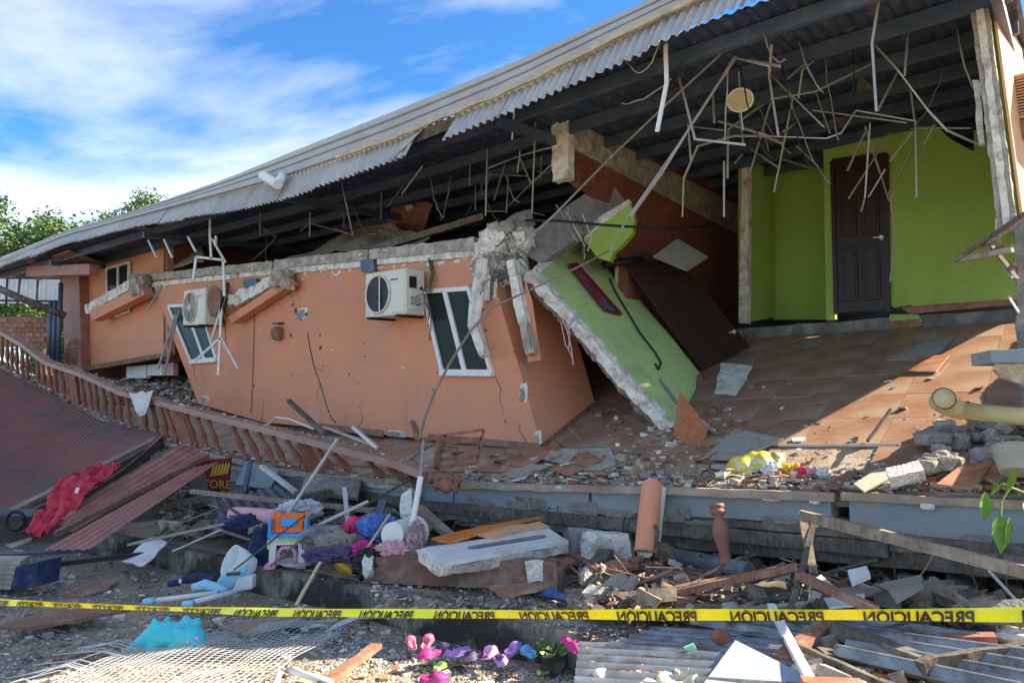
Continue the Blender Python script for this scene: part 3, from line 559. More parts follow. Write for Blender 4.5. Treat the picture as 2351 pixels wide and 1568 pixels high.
obj('skirting', MB().bar(LW(1242, 1026, .012), LW(985, 1003, .012), .015, .07, (ct - RB)), wood_r, room); obj('skirting', MB().bar(LW(880, 995, .012), LW(715, 976, .012), .015, .08, (ct - RB)), wood_r, room)
upW = (RT - RB); upW = (upW - nW * upW.dot(nW)).normalized()
for x0, y0, x1, y1 in ((338, 640, 640, 611), (645, 610, 860, 587), (864, 587, 1104, 562)):
    obj('top_beam', MB().rbar(LW(x0, y0, -.06), LW(x1, y1, -.06), .24, .14, (40, 4, 4), .018, upW, sc_=7), concrete, room)
for x0, y0, x1, y1 in ((340, 655, 545, 634), (552, 632, 842, 606), (868, 601, 1096, 581)):
    obj('plaster_band', MB().rbar(LW(x0, y0, .01), LW(x1, y1, .01), .05, .085, (40, 2, 2), .010, upW, sc_=8), plaster, room)
obj('crack', MB().tube([LW(*p, .002) for p in ((706, 765), (712, 800), (722, 845), (735, 880), (748, 925), (760, 958), (772, 972))], .008, 5), black_m, room)
obj('cable', MB().tube([LW(*p, .012) for p in ((590, 640), (584, 720), (582, 800), (580, 870), (576, 950))], .005, 5), black_m, room)
chip_m = mat('chipped_render', (.13, .085, .065), .95, .4, 14, .8, 40)
for x, y, r in ((680, 714, .07), (704, 722, .05), (668, 770, .045), (737, 798, .055), (583, 886, .04), (672, 700, .04), (692, 733, .045), (1085, 702, .03), (1108, 712, .03), (735, 770, .03)):
    c = LW(x, y, -.004); obj('chipped_patch', MB(plane_frame(c, V((1, 0, 0)), nW)).rock((0, 0, 0), (r, r * .7, .012), x * .1), chip_m, room)
for pts in (((722, 845), (738, 850), (750, 846)), ((735, 880), (726, 905), (730, 930)), ((660, 655), (672, 690), (684, 716), (700, 740)), ((690, 640), (683, 668), (690, 700)), ((1078, 663), (1090, 640), (1086, 615)), ((1131, 856), (1150, 890), (1148, 925), (1162, 960)), ((976, 668), (962, 650), (955, 628)), ((1019, 855), (1010, 880), (1014, 900)), ((500, 826), (512, 850), (510, 880)), ((440, 830), (446, 860), (458, 885)), ((600, 968), (606, 930), (598, 905)), ((820, 990), (832, 960), (826, 935), (838, 910)), ((1210, 1020), (1192, 985), (1196, 960))):
    m_ = MB(); q = []
    for (xa, ya), (xb, yb_) in zip(pts, pts[1:]):
        for k in range(4): q.append(LW(xa + (xb - xa) * k / 4 + random.uniform(-2, 2), ya + (yb_ - ya) * k / 4 + random.uniform(-2, 2), .001))
    obj('crack', m_.tube(q, [.0045 * (1 - k / len(q)) + .0012 for k in range(len(q))], 4), chip_m, room)
for k in range(34):
    x = random.uniform(360, 1095); y = 655 - (x - 345) * .09 + abs(random.gauss(0, 9)); c = LW(x, y, .001); obj('flaked_paint', MB(plane_frame(c, V((1, 0, 0)), nW)).rock((0, 0, 0), (random.uniform(.02, .10), random.uniform(.012, .03), .006), k * 2.1), random.choice((plaster, plaster, concrete)), room)
for k in range(26):
    x = random.uniform(470, 1220); y = random.uniform(650, 1010); c = LW(x, y, .0); obj('chipped_patch', MB(plane_frame(c, V((1, 0, 0)), nW)).rock((0, 0, 0), (random.uniform(.01, .035), random.uniform(.008, .025), .004), k * 3.3), random.choice((chip_m, chip_m, plaster)), room)
for k, (x, y, a, b) in enumerate(((1100, 612, .16, .10), (1126, 668, .07, .14), (1200, 905, .05, .10), (470, 918, .14, .06), (352, 668, .12, .07), (690, 722, .14, .08), (1232, 1012, .05, .09), (905, 996, .16, .04), (965, 662, .05, .06))):
    c = LW(x, y, -.001); obj('bare_patch', MB(plane_frame(c, V((1, 0, 0)), nW)).lump((0, 0, 0), (a, b, .010), k * 5.1 + 2), block if k % 3 else concrete, room)
    obj('bare_patch', MB(plane_frame(c, V((1, 0, 0)), nW)).lump((a * .3, b * .2, 0), (a * 1.25, b * 1.2, .006), k * 7.7), plaster, room)
for x, y in ((848, 611), (578, 655)): obj('bracket', MB().slab([LW(x - 14, y - 12, .02), LW(x + 16, y - 15, .02), LW(x + 18, y + 12, .02), LW(x - 12, y + 14, .02)], nW * .05), steel, room)
window([LW(*p) for p in ((976, 670), (1080, 663), (1131, 854), (1019, 853))], nW, room, .48, .055)
window([LW(*p) for p in ((390, 703), (462, 700), (500, 824), (442, 829))], nW, room, .55, .06)
window([LW(*p) for p in ((527, 684), (545, 680), (549, 700), (532, 704))], nW, room, .5, .03)
# lamp on the wall
c = LW(645, 765, .0); wl = obj('wall_lamp', MB(plane_frame(c, V((1, 0, 0)), nW)).lathe((0, -.12, .07), (0, .1, .07), [(0, .04), (.1, .07), (.5, .10), (.8, .09), (.95, .05), (1, .02)], 12), wood_r, label='small brown jar-shaped lamp on the leaning orange wall', cat='lamp', smooth=True)
obj('lamp_bracket', MB(plane_frame(c, V((1, 0, 0)), nW)).box((0, .15, .04), .2, .02, .1), black_m, wl)
# chunks of beam hanging on the wall
def wedge(name, px, off, th, label, parent=None, chunk=None, plane=LW, nrm=nW):
    w_ = thing(name, label, 'beam piece', plane(*px[-1], off))
    obj('painted_face', MB().slab([plane(*p, off) for p in px], -nrm * th), orange, w_)
    obj('broken_top', MB().rbar(plane(*chunk[0], off - th / 2), plane(*chunk[1], off - th / 2), th * 1.1, chunk[2], (22, 4, 4), .03, upW, sc_=8), plaster, w_); return w_
w_ = wedge('broken_beam', [(532, 742), (524, 728), (655, 640), (668, 652)], .20, .16, 'broken orange beam end with crumbling white top below the top beam', chunk=((548, 695), (660, 630), .17))
obj('crumbled_concrete', MB().lump(LW(648, 640, .18), (.20, .15, .17), 3).lump(LW(660, 652, .16), (.14, .1, .12), 5), concrete, w_)
obj('crumbled_concrete', MB().lump(LW(545, 690, .18), (.16, .1, .10), 13).lump(LW(560, 676, .16), (.14, .1, .12), 15), plaster, w_)
nF = -UD; FWp = lambda x, y, o=0.: PU(x, y, 1.2 - o)
w_ = wedge('broken_beam', [(212, 736), (205, 716), (322, 655), (332, 676)], .35, .2, 'broken orange lintel with white core hanging before the far window', chunk=((208, 712), (322, 648), .20), plane=FWp, nrm=nF)
obj('crumbled_concrete', MB().lump(FWp(322, 655, .3), (.22, .2, .28), 7), concrete, w_)
# ---------------------------------------------------------------- air conditioner units on the leaning wall
def ac_unit(cx, cy, label, wx, hy, grille, out=.36):
    o = LW(cx, cy, out); xd = (LW(cx + 100, cy - 13 if cx > 700 else cy - 10, out) - o).normalized(); yd = (upW - xd * upW.dot(xd)).normalized(); zd = xd.cross(yd)
    if zd.dot(nW) < 0: zd = -zd
    M = frame4(o, xd, yd, zd); a = thing('air_conditioner', label, 'air conditioner', o - yd * hy / 2, 'outdoor air conditioner units on the orange wall')
    obj('body', MB(M).box((0, 0, -.15), wx, hy, .30), ac_m, a, bevel=.015)
    obj('front_panel', MB(M).box((wx * .33, 0, .004), wx * .30, hy * .9, .012), ac_m, a, bevel=.004)
    obj('side_cover', MB(M).box((wx * .5 + .004, 0, -.16), .012, hy * .8, .2), ac_m, a, bevel=.004)
    fx = -wx * .17; R = hy * .42
    obj('fan_ring', MB(M).tube([(fx + R * math.cos(k * math.pi / 14), R * math.sin(k * math.pi / 14), .012) for k in range(29)], .014, 6), ac_m, a, smooth=True)
    obj('fan_recess', MB(M).lathe((fx, 0, .003), (fx, 0, .008), [(0, R), (1, R)], 28), black_m, a)
    b = MB(M)
    for k in range(3):
        an = k * 2.09 + .4; b.add([(fx + math.cos(an + d) * r, math.sin(an + d) * r, .010 + z) for d, r, z in ((0, .03, 0), (.1, R * .9, 0), (.75, R * .85, .006), (.9, .05, .006))], [(0, 1, 2, 3)])
    obj('fan', b.lathe((fx, 0, .008), (fx, 0, .03), [(0, .045), (1, .04)], 12), steel if grille else black_m, a)
    if grille:
        g = MB(M)
        for j in range(1, 9): g.tube([(fx + R * j / 9 * math.cos(k * math.pi / 10), R * j / 9 * math.sin(k * math.pi / 10), .024) for k in range(21)], .0045, 4)
        for k in range(6): g.tube([(fx, 0, .024), (fx + R * math.cos(k * 1.047), R * math.sin(k * 1.047), .024)], .005, 4)
        obj('fan_grille', g, ac_m, a); obj('fan_hub', MB(M).lathe((fx, 0, .02), (fx, 0, .034), [(0, .05), (1, .045)], 14), ac_m, a)
    else: obj('fan_guard', MB(M).tube([(fx + .05, -R, .02), (fx + .06, 0, .03), (fx + .05, R * .9, .02)], .008, 5), galv, a)
    obj('name_plate', MB(M).box((wx * .24, hy * .28, .012), .14, .018, .006), steel, a)
    for s in (-.34, .36): obj('support', MB(M).bar((wx * s, -hy * .5 - .015, .06), (wx * s, -hy * .5 - .015, -.36), .04, .03), black_m, a)
    obj('service_box', MB(M).box((wx * .5 + .012, hy * .2, -.1), .02, .14, .10), black_m, a)
    obj('hose', MB(M).tube([(wx * .5 + .02, .05, -.22), (wx * .5 + .12, .0, -.26), (wx * .5 + .14, .22, -.3), (wx * .5 + .05, .42, -.34)], .025, 7), wood_d, a, smooth=True)
    for q in range(3):
        y0 = hy * (.1 - .2 * q); obj('cable', MB(M).tube([(wx * .5 + .02, y0, -.15), (wx * .5 + .07 + .03 * q, y0 + .03, -.2), (wx * .5 + .06 + .04 * q, y0 - .15, -.28), (wx * .5 + .02 * q, y0 - .30 - .06 * q, -.34)], .006, 5), black_m if q else white_p, a, smooth=True)
    for q in range(5): obj('vent_slot', MB(M).box((wx * .5 + .012, -hy * .12 - q * .022, -.14), .006, .008, .16), steel, a)
    return a
ac_unit(884, 674, 'ivory air conditioner without fan guard beside the tall window', .80, .56, False)
ac_unit(446, 705, 'ivory air conditioner with round grille above the left tilted window', .86, .62, True)
c = LW(500, 690, .3); obj('sound_bowl', MB().lathe(c, c + nW * .07 , [(0, .02), (.2, .2), (1, .24), (.95, .22), (.3, .15)], 18), wood_r, label='brown round pan hanging beside the left air conditioner', cat='pan', smooth=True)
# ---------------------------------------------------------------- torn corner of the room
cn = thing('torn_corner', 'torn white plaster strips and crumbled concrete at the room corner', 'rubble', LW(1150, 640, .1))
def pxbar(a, b, Ya, Yb, w_, h_, n, amp, m, parent, name, up=ZU): return obj(name, MB().rbar(P(*a, Ya), P(*b, Yb), w_, h_, n, amp, up, sc_=9), m, parent)
yc = ct.y
pxbar((1108, 595), (1086, 745), yc - .12, yc - .16, .13, .10, (3, 3, 22), .022, plaster, cn, 'plaster_strip'); pxbar((1086, 745), (1112, 818), yc - .16, yc - .2, .12, .09, (3, 3, 14), .026, plaster, cn, 'plaster_strip')
pxbar((1122, 600), (1112, 690), yc - .1, yc - .12, .07, .08, (2, 2, 14), .02, plaster, cn, 'plaster_strip')
pxbar((1176, 600), (1205, 745), yc - .35, yc - .42, .12, .10, (3, 3, 22), .018, plaster, cn, 'plaster_strip'); pxbar((1205, 745), (1222, 812), yc - .42, yc - .46, .12, .09, (3, 3, 12), .03, concrete, cn, 'plaster_strip')
obj('painted_strip', MB().slab([P(*p, yc - .38) for p in ((1205, 640), (1222, 690), (1242, 826), (1212, 832), (1206, 770))], V((0, .08, 0))), orange, cn)
pxbar((1148, 660), (1158, 750), yc + .05, yc - .05, .09, .08, (2, 2, 12), .02, concrete, cn, 'plaster_strip')
for i, (x, y, r, m) in enumerate(((1130, 560, .2, plaster), (1150, 545, .2, concrete), (1165, 590, .18, concrete), (1135, 600, .16, concrete), (1190, 560, .15, plaster), (1185, 600, .15, plaster), (1150, 625, .15, concrete_d), (1205, 545, .14, concrete), (1112, 575, .13, plaster), (1170, 640, .10, concrete), (1195, 625, .1, plaster), (1140, 645, .1, plaster))):
    obj('crumbled_concrete', MB().lump(P(x, y, yc - .05 + .03 * (i % 3)), (r, r * .8, r * .95), i + 20), m, cn)
pxbar((1140, 545), (1208, 502), yc + .1, yc + .5, .22, .20, (12, 4, 4), .012, concrete, cn, 'beam_stub')
for i in range(14):
    x, y = random.uniform(1120, 1215), random.uniform(545, 640); a = P(x, y, yc - .2); obj('rebar', MB().tube([a, a + V((random.uniform(-.12, .12), -.05, random.uniform(-.2, .1))), a + V((random.uniform(-.2, .2), -.08, random.uniform(-.35, .05)))], .006, 5), wood_d, cn)
# ---------------------------------------------------------------- fallen light green wall
gA = P(1226, 610, yc - .15); gE = PF(1552, 982); gC = PF(1612, 868) + ZU * .0; nG = (gE - gA).cross(gC - gA).normalized()
if nG.dot(EYE - gA) < 0: nG = -nG
GW = lambda x, y, o=0.: PP(x, y, gA + nG * o, nG)
gw = thing('fallen_wall', 'light green wall slab fallen over, broken white edge below', 'fallen wall', gE)
obj('wall_face', MB().slab([GW(*p) for p in ((1228, 612), (1262, 590), (1338, 545), (1356, 562), (1400, 622), (1470, 690), (1540, 772), (1614, 866), (1600, 1000), (1552, 984), (1480, 905), (1400, 812), (1310, 706))], -nG * .13, 0, 1), [green_l, plaster], gw)
for a, b in (((1219, 622), (1330, 738)), ((1328, 736), (1440, 868)), ((1438, 866), (1556, 990))):
    obj('broken_edge', MB().rbar(GW(a[0] - 6, a[1] + 5, -.055), GW(b[0] - 6, b[1] + 5, -.055), .13, .12, (30, 4, 3), .03, nG, sc_=9), plaster, gw)
    obj('broken_edge', MB().rbar(GW(a[0] - 16, a[1] + 14, -.14), GW(b[0] - 16, b[1] + 14, -.14), .09, .08, (26, 3, 3), .035, nG, sc_=9), concrete_d, gw)
obj('door_jamb', MB().bar(GW(1606, 864, .01), GW(1594, 1000, .01), .06, .05, nG), wood_r, gw)
obj('grey_mark', MB().slab([GW(*p, .003) for p in ((1510, 872), (1516, 868), (1562, 930), (1548, 926))], nG * .004), board_g, gw)
obj('bare_top', MB().slab(jag([GW(*p, .005) for p in ((1226, 612), (1262, 588), (1340, 543), (1348, 556), (1268, 604), (1240, 628))], .015, .08), nG * .01), plaster, gw)
bm0 = thing('fallen_beam', 'grey concrete roof beam with green underside propped on the room corner', 'beam', P(1230, 590, yc))
B1, B2 = (1196, 560), (1424, 415); yb = yc + .7
pb = lambda a, b, c, d, dep=V((.05, .2, 0)): [P(*c, yc - .02), P(*d, yb), P(*d, yb) + dep, P(*c, yc - .02) + dep, P(*a, yc + .02), P(*b, yb), P(*b, yb) + dep, P(*a, yc + .02) + dep]
obj('beam_body', MB().rough(pb((1178, 562), (1396, 408), (1240, 606), (1440, 470)), (40, 4, 6), .012, sc_=6), block, bm0)
obj('painted_end', MB().slab(jag([P(*p, yb - .25) for p in ((1338, 548), (1382, 510), (1446, 466), (1457, 505), (1452, 535), (1430, 560), (1408, 580), (1400, 600), (1372, 592))], .01, .1), V((.05, .1, 0))), green, bm0)
obj('bare_band', MB().slab([P(*p, yb - .27) for p in ((1330, 540), (1378, 496), (1444, 458), (1446, 470), (1385, 512), (1340, 552))], V((.05, .1, 0))), plaster, bm0)
for k in range(6):
    j = lambda a=9: random.uniform(-a, a)
    obj('rebar', MB().tube([P(1285 + k * 11 + j(), 468 + k * 6 + j(), yc + .2), P(1302 + k * 11 + j(), 510 + k * 8 + j(), yc + .05), P(1318 + k * 9 + j(14), 548 + k * 8 + j(16), yc - .02)], random.uniform(.005, .009), 5), random.choice((concrete, wood_d, plaster)), bm0)
# picture, hanging cable and dangling wires on the fallen wall
pic = obj('wall_picture', MB().slab([GW(*p, .03) for p in ((1304, 610), (1322, 606), (1426, 724), (1388, 714))], nG * .03), signred, label='long narrow red and blue picture on the fallen green wall', cat='picture')
art = mat('picture_print', (.30, .03, .06), .4, .5, 5, 0, dirt=(.05, .13, .25), dscale=7, dlo=.5, dhi=.56)
obj('print', MB().slab([GW(*p, .061) for p in ((1312, 616), (1325, 613), (1415, 716), (1390, 709))], nG * .003), art, pic)
obj('cable', MB().tube([GW(*p, .02) for p in ((1400, 640), (1412, 668), (1440, 715), (1470, 765), (1505, 810), (1518, 832), (1512, 848), (1504, 835))], .012, 6), dark_m, label='dark cable trailing down the fallen green wall', cat='cable', smooth=True)
obj('wire_bundle', MB().tube([P(1290, 730, yc - .7), P(1302, 760, yc - .72), P(1312, 800, yc - .74), P(1316, 838, yc - .75)], .006, 5).tube([P(1298, 725, yc - .7), P(1308, 770, yc - .72), P(1306, 800, yc - .74)], .006, 5).tube([P(1288, 740, yc - .7), P(1298, 790, yc - .73), P(1314, 820, yc - .74)], .006, 5), palepink, label='thin pink wires dangling under the fallen wall edge', cat='wires')
obj('pole', MB().tube([P(1385, 608, yc + .8), P(1440, 600, yc + .9), P(1475, 596, yc + 1.0)], .05, 10), black_m, label='short black pipe between fallen beam and leaning door', cat='pipe', smooth=True)
# loose dark door leaning behind the fallen wall
q3 = [P(1432, 606, 9.0), P(1556, 588, 9.4), PF(1727, 800) + ZU * .02, PF(1612, 856) + ZU * .02]
nd = (q3[1] - q3[0]).cross(q3[3] - q3[0]).normalized()
if nd.dot(EYE - q3[0]) < 0: nd = -nd
ld = door(None, q3, nd, door_m, name='loose_door', knob=(.86, .82)); ld['label'] = 'dark brown panelled door torn loose, leaning behind the fallen wall'; ld['category'] = 'door'
obj('hanging_board', MB().slab([P(*p, 8.6 + k) for p, k in zip(((1500, 588), (1556, 548), (1626, 590), (1578, 621)), (0, .35, .4, .05))], V((0, .02, -.012))), board_g, label='grey square ceiling board hanging above the loose door', cat='board')
# ---------------------------------------------------------------- balustrade along the balcony edge
bal = thing('balustrade', 'long maroon balcony balustrade sagging and leaning forward', 'balustrade', W(10, 0, 1))
RL = [((-30, 742), .0), ((60, 793), .0), ((110, 832), 0), ((202, 864), 0), ((288, 903), 0), ((346, 918), -.02), ((461, 948), -.03), ((633, 990), -.06), ((800, 1033), -.1), ((900, 1058), -.12), ((985, 1090), -.15)]
BLw = [(-30, 812), (69, 872), (120, 897), (202, 938), (311, 980), (375, 1003), (519, 1036), (633, 1062), (800, 1085), (900, 1098), (985, 1108)]
rp = [PU(x, y, u - .12) for (x, y), u in RL]; bp_ = [PU(x, y, .02) for x, y in BLw]
for a, b in zip(rp, rp[1:]): obj('rail', MB().rbar(a, b + (b - a).normalized() * .004, .20, .075, (10, 3, 2), .005), rail_m, bal)
for a, b in zip(bp_, bp_[1:]): obj('bottom_rail', MB().rbar(a - ZU * .08, b - ZU * .08, .2, .06, (10, 3, 2), .012), concrete, bal)
prof_b = [(0, .05), (.06, .05), (.07, .035), (.10, .05), (.14, .052), (.17, .035), (.22, .03), (.34, .052), (.48, .058), (.62, .048), (.78, .033), (.84, .045), (.88, .032), (.92, .05), (1, .05)]
def along(pts, s):
    L_ = [(b - a).length for a, b in zip(pts, pts[1:])]; s *= sum(L_)
    for (a, b), l in zip(zip(pts, pts[1:]), L_):
        if s <= l: return a.lerp(b, s / l)
        s -= l
    return pts[-1]
NB = 46
for k in range(NB):
    s = (k + .5) / NB; a = -ZU * .05 + along(bp_, min(1, s + .016 * min(1, s * 3))); b = along(rp, min(1, s + (.002 if s < .6 else -.012))); b = b - ZU * .07; j = random.uniform(-.02, .02)
    if (a - b).length < .12 or k in (9, 24, 33, 42): continue
    a = a + TD * random.uniform(-.05, .05)
    if k in (16, 29, 39):
        obj('post', MB().rbar(a - ZU * .02, b + ZU * .02, .15, .15, (2, 2, 8), .004), maroon, bal); continue
    obj('baluster', MB().lathe(a + TD * j, b + TD * j * .4, [(s_, r_ * .82) for s_, r_ in prof_b], 10), maroon, bal, smooth=True)
# ---------------------------------------------------------------- maroon corrugated lower roof and sheets
lr = thing('lower_roof', 'maroon corrugated lean-to roof slumped in front of the balustrade', 'roof', PZ(60, 1190, .2))
tp = [PU(-80, 805, -.1), PU(100, 895, -.1), PU(230, 965, -.1), PU(372, 1000, -.1)]; bt = [P(-420, 1110, 9.0), P(-190, 1150, 8.7), P(-40, 1185, 8.5), P(105, 1182, 8.6)]
for i in range(3):
    def sg(u, v): return nrm_ * (-.10 * math.sin(math.pi * v))
    nrm_ = ZU; a, b, c, d = tp[i], tp[i + 1], bt[i + 1], bt[i]
    for j in range(2):
        f = lambda p, q: p.lerp(q, j / 2), lambda p, q: p.lerp(q, (j + 1) / 2)
        m_ = MB(); corr(m_, f[0](a, b), f[1](a, b) + (b - a) * .02, f[1](d, c), f[0](d, c), .075, .011, 10, 6, sag=sg); obj('roof_sheet', m_, redroof, lr, smooth=True)
obj('ridge_board', MB().rbar(P(368, 1004, 11.4), P(20, 1178, 8.6), .12, .06, (20, 2, 2), .006), wood, lr); obj('edge_board', MB().rbar(P(372, 1018, 11.3), P(48, 1200, 8.4), .05, .14, (20, 2, 2), .006), wood_d, lr)
obj('batten', MB().rbar(P(340, 1050, 10.9), P(190, 1135, 9.4), .08, .08, (16, 2, 2), .008), wood_d, lr); obj('batten', MB().rbar(P(400, 1030, 10.8), P(150, 1190, 8.8), .08, .08, (16, 2, 2), .008), wood_d, lr)
obj('gutter_piece', MB().bar(P(-30, 1172, 8.3), P(90, 1178, 8.3), .1, .06), steel, lr)
def sheet4(name, px, Y, m, label, cat='metal sheet', pitch=.075, amp=.010, trap=False, ny=3, group=None, bend=0):
    p = [P(x, y, d) for (x, y), d in zip(px, Y)]; m_ = MB(); corr(m_, *p, pitch, amp, ny, 6, trap=trap, sag=(lambda u, v: V((0, 0, -bend * math.sin(math.pi * v)))) if bend else None); return obj(name, m_, m, label=label, cat=cat, smooth=True, group=group)
sheet4('metal_sheet', [(415, 1018), (472, 1040), (165, 1222), (120, 1198)], (9.6, 9.5, 7.6, 7.7), redsheet, 'upper maroon corrugated strip leaning beside the red cloth')
sheet4('metal_sheet', [(440, 1075), (500, 1062), (205, 1262), (100, 1262)], (9.0, 9.0, 6.9, 6.95), redsheet, 'lower maroon corrugated strip ending on the gravel')
obj('cap_strip', MB().rbar(P(478, 1046, 9.4), P(128, 1226, 7.5), .05, .06, (20, 1, 1), .004), wood_r, label='reddish wood strip along the upper maroon sheet', cat='wood strip')
for i, (q, yy) in enumerate((([(255, 1078), (285, 1082), (218, 1140), (160, 1150)], (8.8, 8.7, 8.1, 8.2)),)): pass
rc = [P(230, 1080, 9.0), P(288, 1080, 8.8), P(170, 1188, 7.9), P(112, 1178, 8.1)]
fr = P(60, 1228, 7.7), P(110, 1240, 7.5)
def cloth(u, v):
    L_ = [rc[0], rc[0].lerp(rc[3], .6) + V((-.1, 0, .12)), rc[3], fr[0]]; R_ = [rc[1], rc[1].lerp(rc[2], .5) + V((.05, -.1, .05)), rc[2], fr[1]]
    k = min(2, int(v * 3)); f = v * 3 - k; a = L_[k].lerp(L_[k + 1], f); b = R_[k].lerp(R_[k + 1], f); q = a.lerp(b, u)
    return q + V((noise.noise(q * 3) * .05, -.06 + noise.noise(q * 4 + V((3, 1, 1))) * .06, .045 * abs(math.sin(u * 8 + 5 * noise.noise(q * 1.6))) + .05 * (1 - 2 * abs(noise.noise(q * 5))) + .022 * (1 - 2 * abs(noise.noise(q * 13)))))
obj('red_cloth', MB().grid(cloth, 60, 110, thick=(0, .01, -.01)), redcloth, label='crumpled red cloth lying over the maroon sheets', cat='cloth', smooth=True)
obj('cloth_stripes', MB().slab([cloth(.75, .45) + V((0, -.035, .02)), cloth(.85, .45) + V((0, -.035, .02)), cloth(.85, .475) + V((0, -.035, .02)), cloth(.75, .475) + V((0, -.035, .02))], (0, .004, 0)), board_w, bpy.data.objects['red_cloth'])
# ---------------------------------------------------------------- store sign under the balcony
sg_ = thing('store_sign', 'red shop sign with yellow lettering jammed under the balcony', 'sign', P(500, 1125, 9.6))
obj('panel', MB().slab([P(*p, 9.6) for p in ((446, 1060), (530, 1050), (524, 1126), (440, 1120))], V((0, .04, 0))), signred, sg_)
xa = (P(530, 1120, 9.58) - P(446, 1116, 9.58)).normalized(); ya = (P(446, 1060, 9.58) - P(444, 1120, 9.58)).normalized()
vs_, fs_ = text_geo('STORE', .15); obj('lettering', MB(frame4(P(452, 1118, 9.58), xa, ya, xa.cross(ya))).add(vs_, fs_), signyel, sg_)
m_ = MB()
for k in range(6): m_.slab([P(x, y, 9.58) for x, y in ((482 + k * 7, 1094 - k), (487 + k * 7, 1093 - k), (493 + k * 7, 1070 - k), (490 + k * 7, 1066 - k))], V((0, .004, 0)))
obj('lettering', m_, signyel, sg_)
# ---------------------------------------------------------------- neighbours behind the far end
nb = thing('metal_fence', 'pale corrugated fence panel behind a dark wire frame', 'fence', P(70, 720, 20.5))
for i in range(4):
    x0 = -20 + i * 42; m_ = MB(); corr(m_, P(x0, 622 + i, 20.5), P(x0 + 43, 622 + i, 20.5), P(x0 + 41, 697, 20.5), P(x0 - 2, 697, 20.5), .12, .02, 2); obj('fence_sheet', m_, white_p, nb, smooth=True)
for a, b in (((-10, 638), (150, 640)), ((-10, 690), (150, 692)), ((18, 625), (14, 700)), ((48, 622), (40, 700)), ((88, 622), (84, 700)), ((142, 622), (138, 700))): obj('fence_bar', MB().tube([P(*a, 20.2), P(*b, 20.2)], .03, 6), black_m, nb)
bw = thing('brick_wall', 'low reddish block wall behind the left end of the balustrade', 'wall', P(50, 800, 20))
for r in range(6):
    for c in range(7):
        x0 = -20 + c * 17.5 + (r % 2) * 8; obj('brick', MB().slab([P(x, y, 20) for x, y in ((x0, 730 + r * 11), (x0 + 16.5, 730 + r * 11), (x0 + 16.5, 740 + r * 11), (x0, 740 + r * 11))], V((0, .15, 0))), rub_r, bw)
obj('mortar', MB().slab([P(x, y, 20.03) for x, y in ((-24, 728), (112, 728), (112, 796), (-24, 796))], V((0, .1, 0))), concrete_d, bw)
obj('pole', MB().tube([P(-20, 655, 14), P(60, 690, 14.2), P(150, 725, 14.5)], .07, 8), wood_d, label='dark round pole slanting behind the balustrade at far left', cat='pole', smooth=True)
ch = thing('slatted_chair', 'brown slatted chair back beside the far red post', 'chair', PU(160, 838, .8))
for k in range(6): obj('slat', MB().tube([PU(150 + k * 5, 838, .8), PU(152 + k * 5, 800, .8), PU(160 + k * 4, 776 + abs(k - 3) * 3, .85)], .02, 6), maroon, ch, smooth=True)
obj('rail', MB().tube([PU(150, 800, .78), PU(180, 796, .78)], .02, 6), maroon, ch)
# trees
def tree(name, label, base, h, rx, rz_, nl, seed, group=None):
    random.seed(seed); t_ = thing(name, label, 'tree', base, group); trunk = MB(); top = V(base) + V((.2, 0, h * .62))
    trunk.tube([base, V(base) + V((.1, .1, h * .3)), top], [.28, .2, .12], 8); tips = []
    for k in range(22):
        an = random.uniform(0, 6.28); e = random.uniform(.1, 1.1); L_ = random.uniform(.55, 1.0); d = V((math.cos(an) * math.cos(e) * rx, math.sin(an) * math.cos(e) * rx, math.sin(e) * rz_)) * L_
        s = V(base) + V((.1, .1, h * random.uniform(.35, .6))); mid = s + d * .5 + V((0, 0, .15)); end = s + d; trunk.tube([s, mid, end], [.08, .045, .015], 5); tips += [(mid, .9), (end, .6), (s.lerp(end, .75), .8)]
        for q in range(3):
            f = end + V((random.gauss(0, .5), random.gauss(0, .5), random.uniform(-.1, .7))); trunk.tube([mid.lerp(end, .6), f], [.03, .008], 4); tips.append((f, .5))
    obj('trunk', trunk, bark, t_); cr_ = MB()
    for k in range(nl):
        c, r = random.choice(tips); c = c + V((random.gauss(0, r * .45), random.gauss(0, r * .45), random.gauss(0, r * .4))); s = random.uniform(.05, .10)
        a = V((random.gauss(0, 1), random.gauss(0, 1), random.gauss(0, .6))).normalized(); b = a.orthogonal().normalized(); b = (b * math.cos(k) + a.cross(b) * math.sin(k))
        cr_.add([c, c + (a + b * .45) * s, c + a * 2 * s, c + (a - b * .45) * s], [(0, 1, 2, 3)], 0 if random.random() < .55 else 1)
    obj('crown', cr_, [leaf_a, leaf_b], t_)
tree('tree', 'broad green tree behind the far left roof end', V((-16.4, 25, 1.2)), 8.4, 3.0, 3.2, 36000, 5, 'trees behind the house')
tree('tree', 'green tree top right of the broad tree above the roof', V((-15.4, 27, 1.2)), 9.0, 2.6, 3.0, 30000, 8, 'trees behind the house')
tree('tree', 'low bushy tree at the left edge behind the balustrade', V((-16.6, 28, 0)), 5.0, 2.4, 2.2, 14000, 9, 'trees behind the house')
tree('tree', 'small tree peeking above the roof right of the tree tops', V((-15.0, 30, 3.0)), 9.4, 1.5, 2.4, 10000, 12, 'trees behind the house')
random.seed(5)
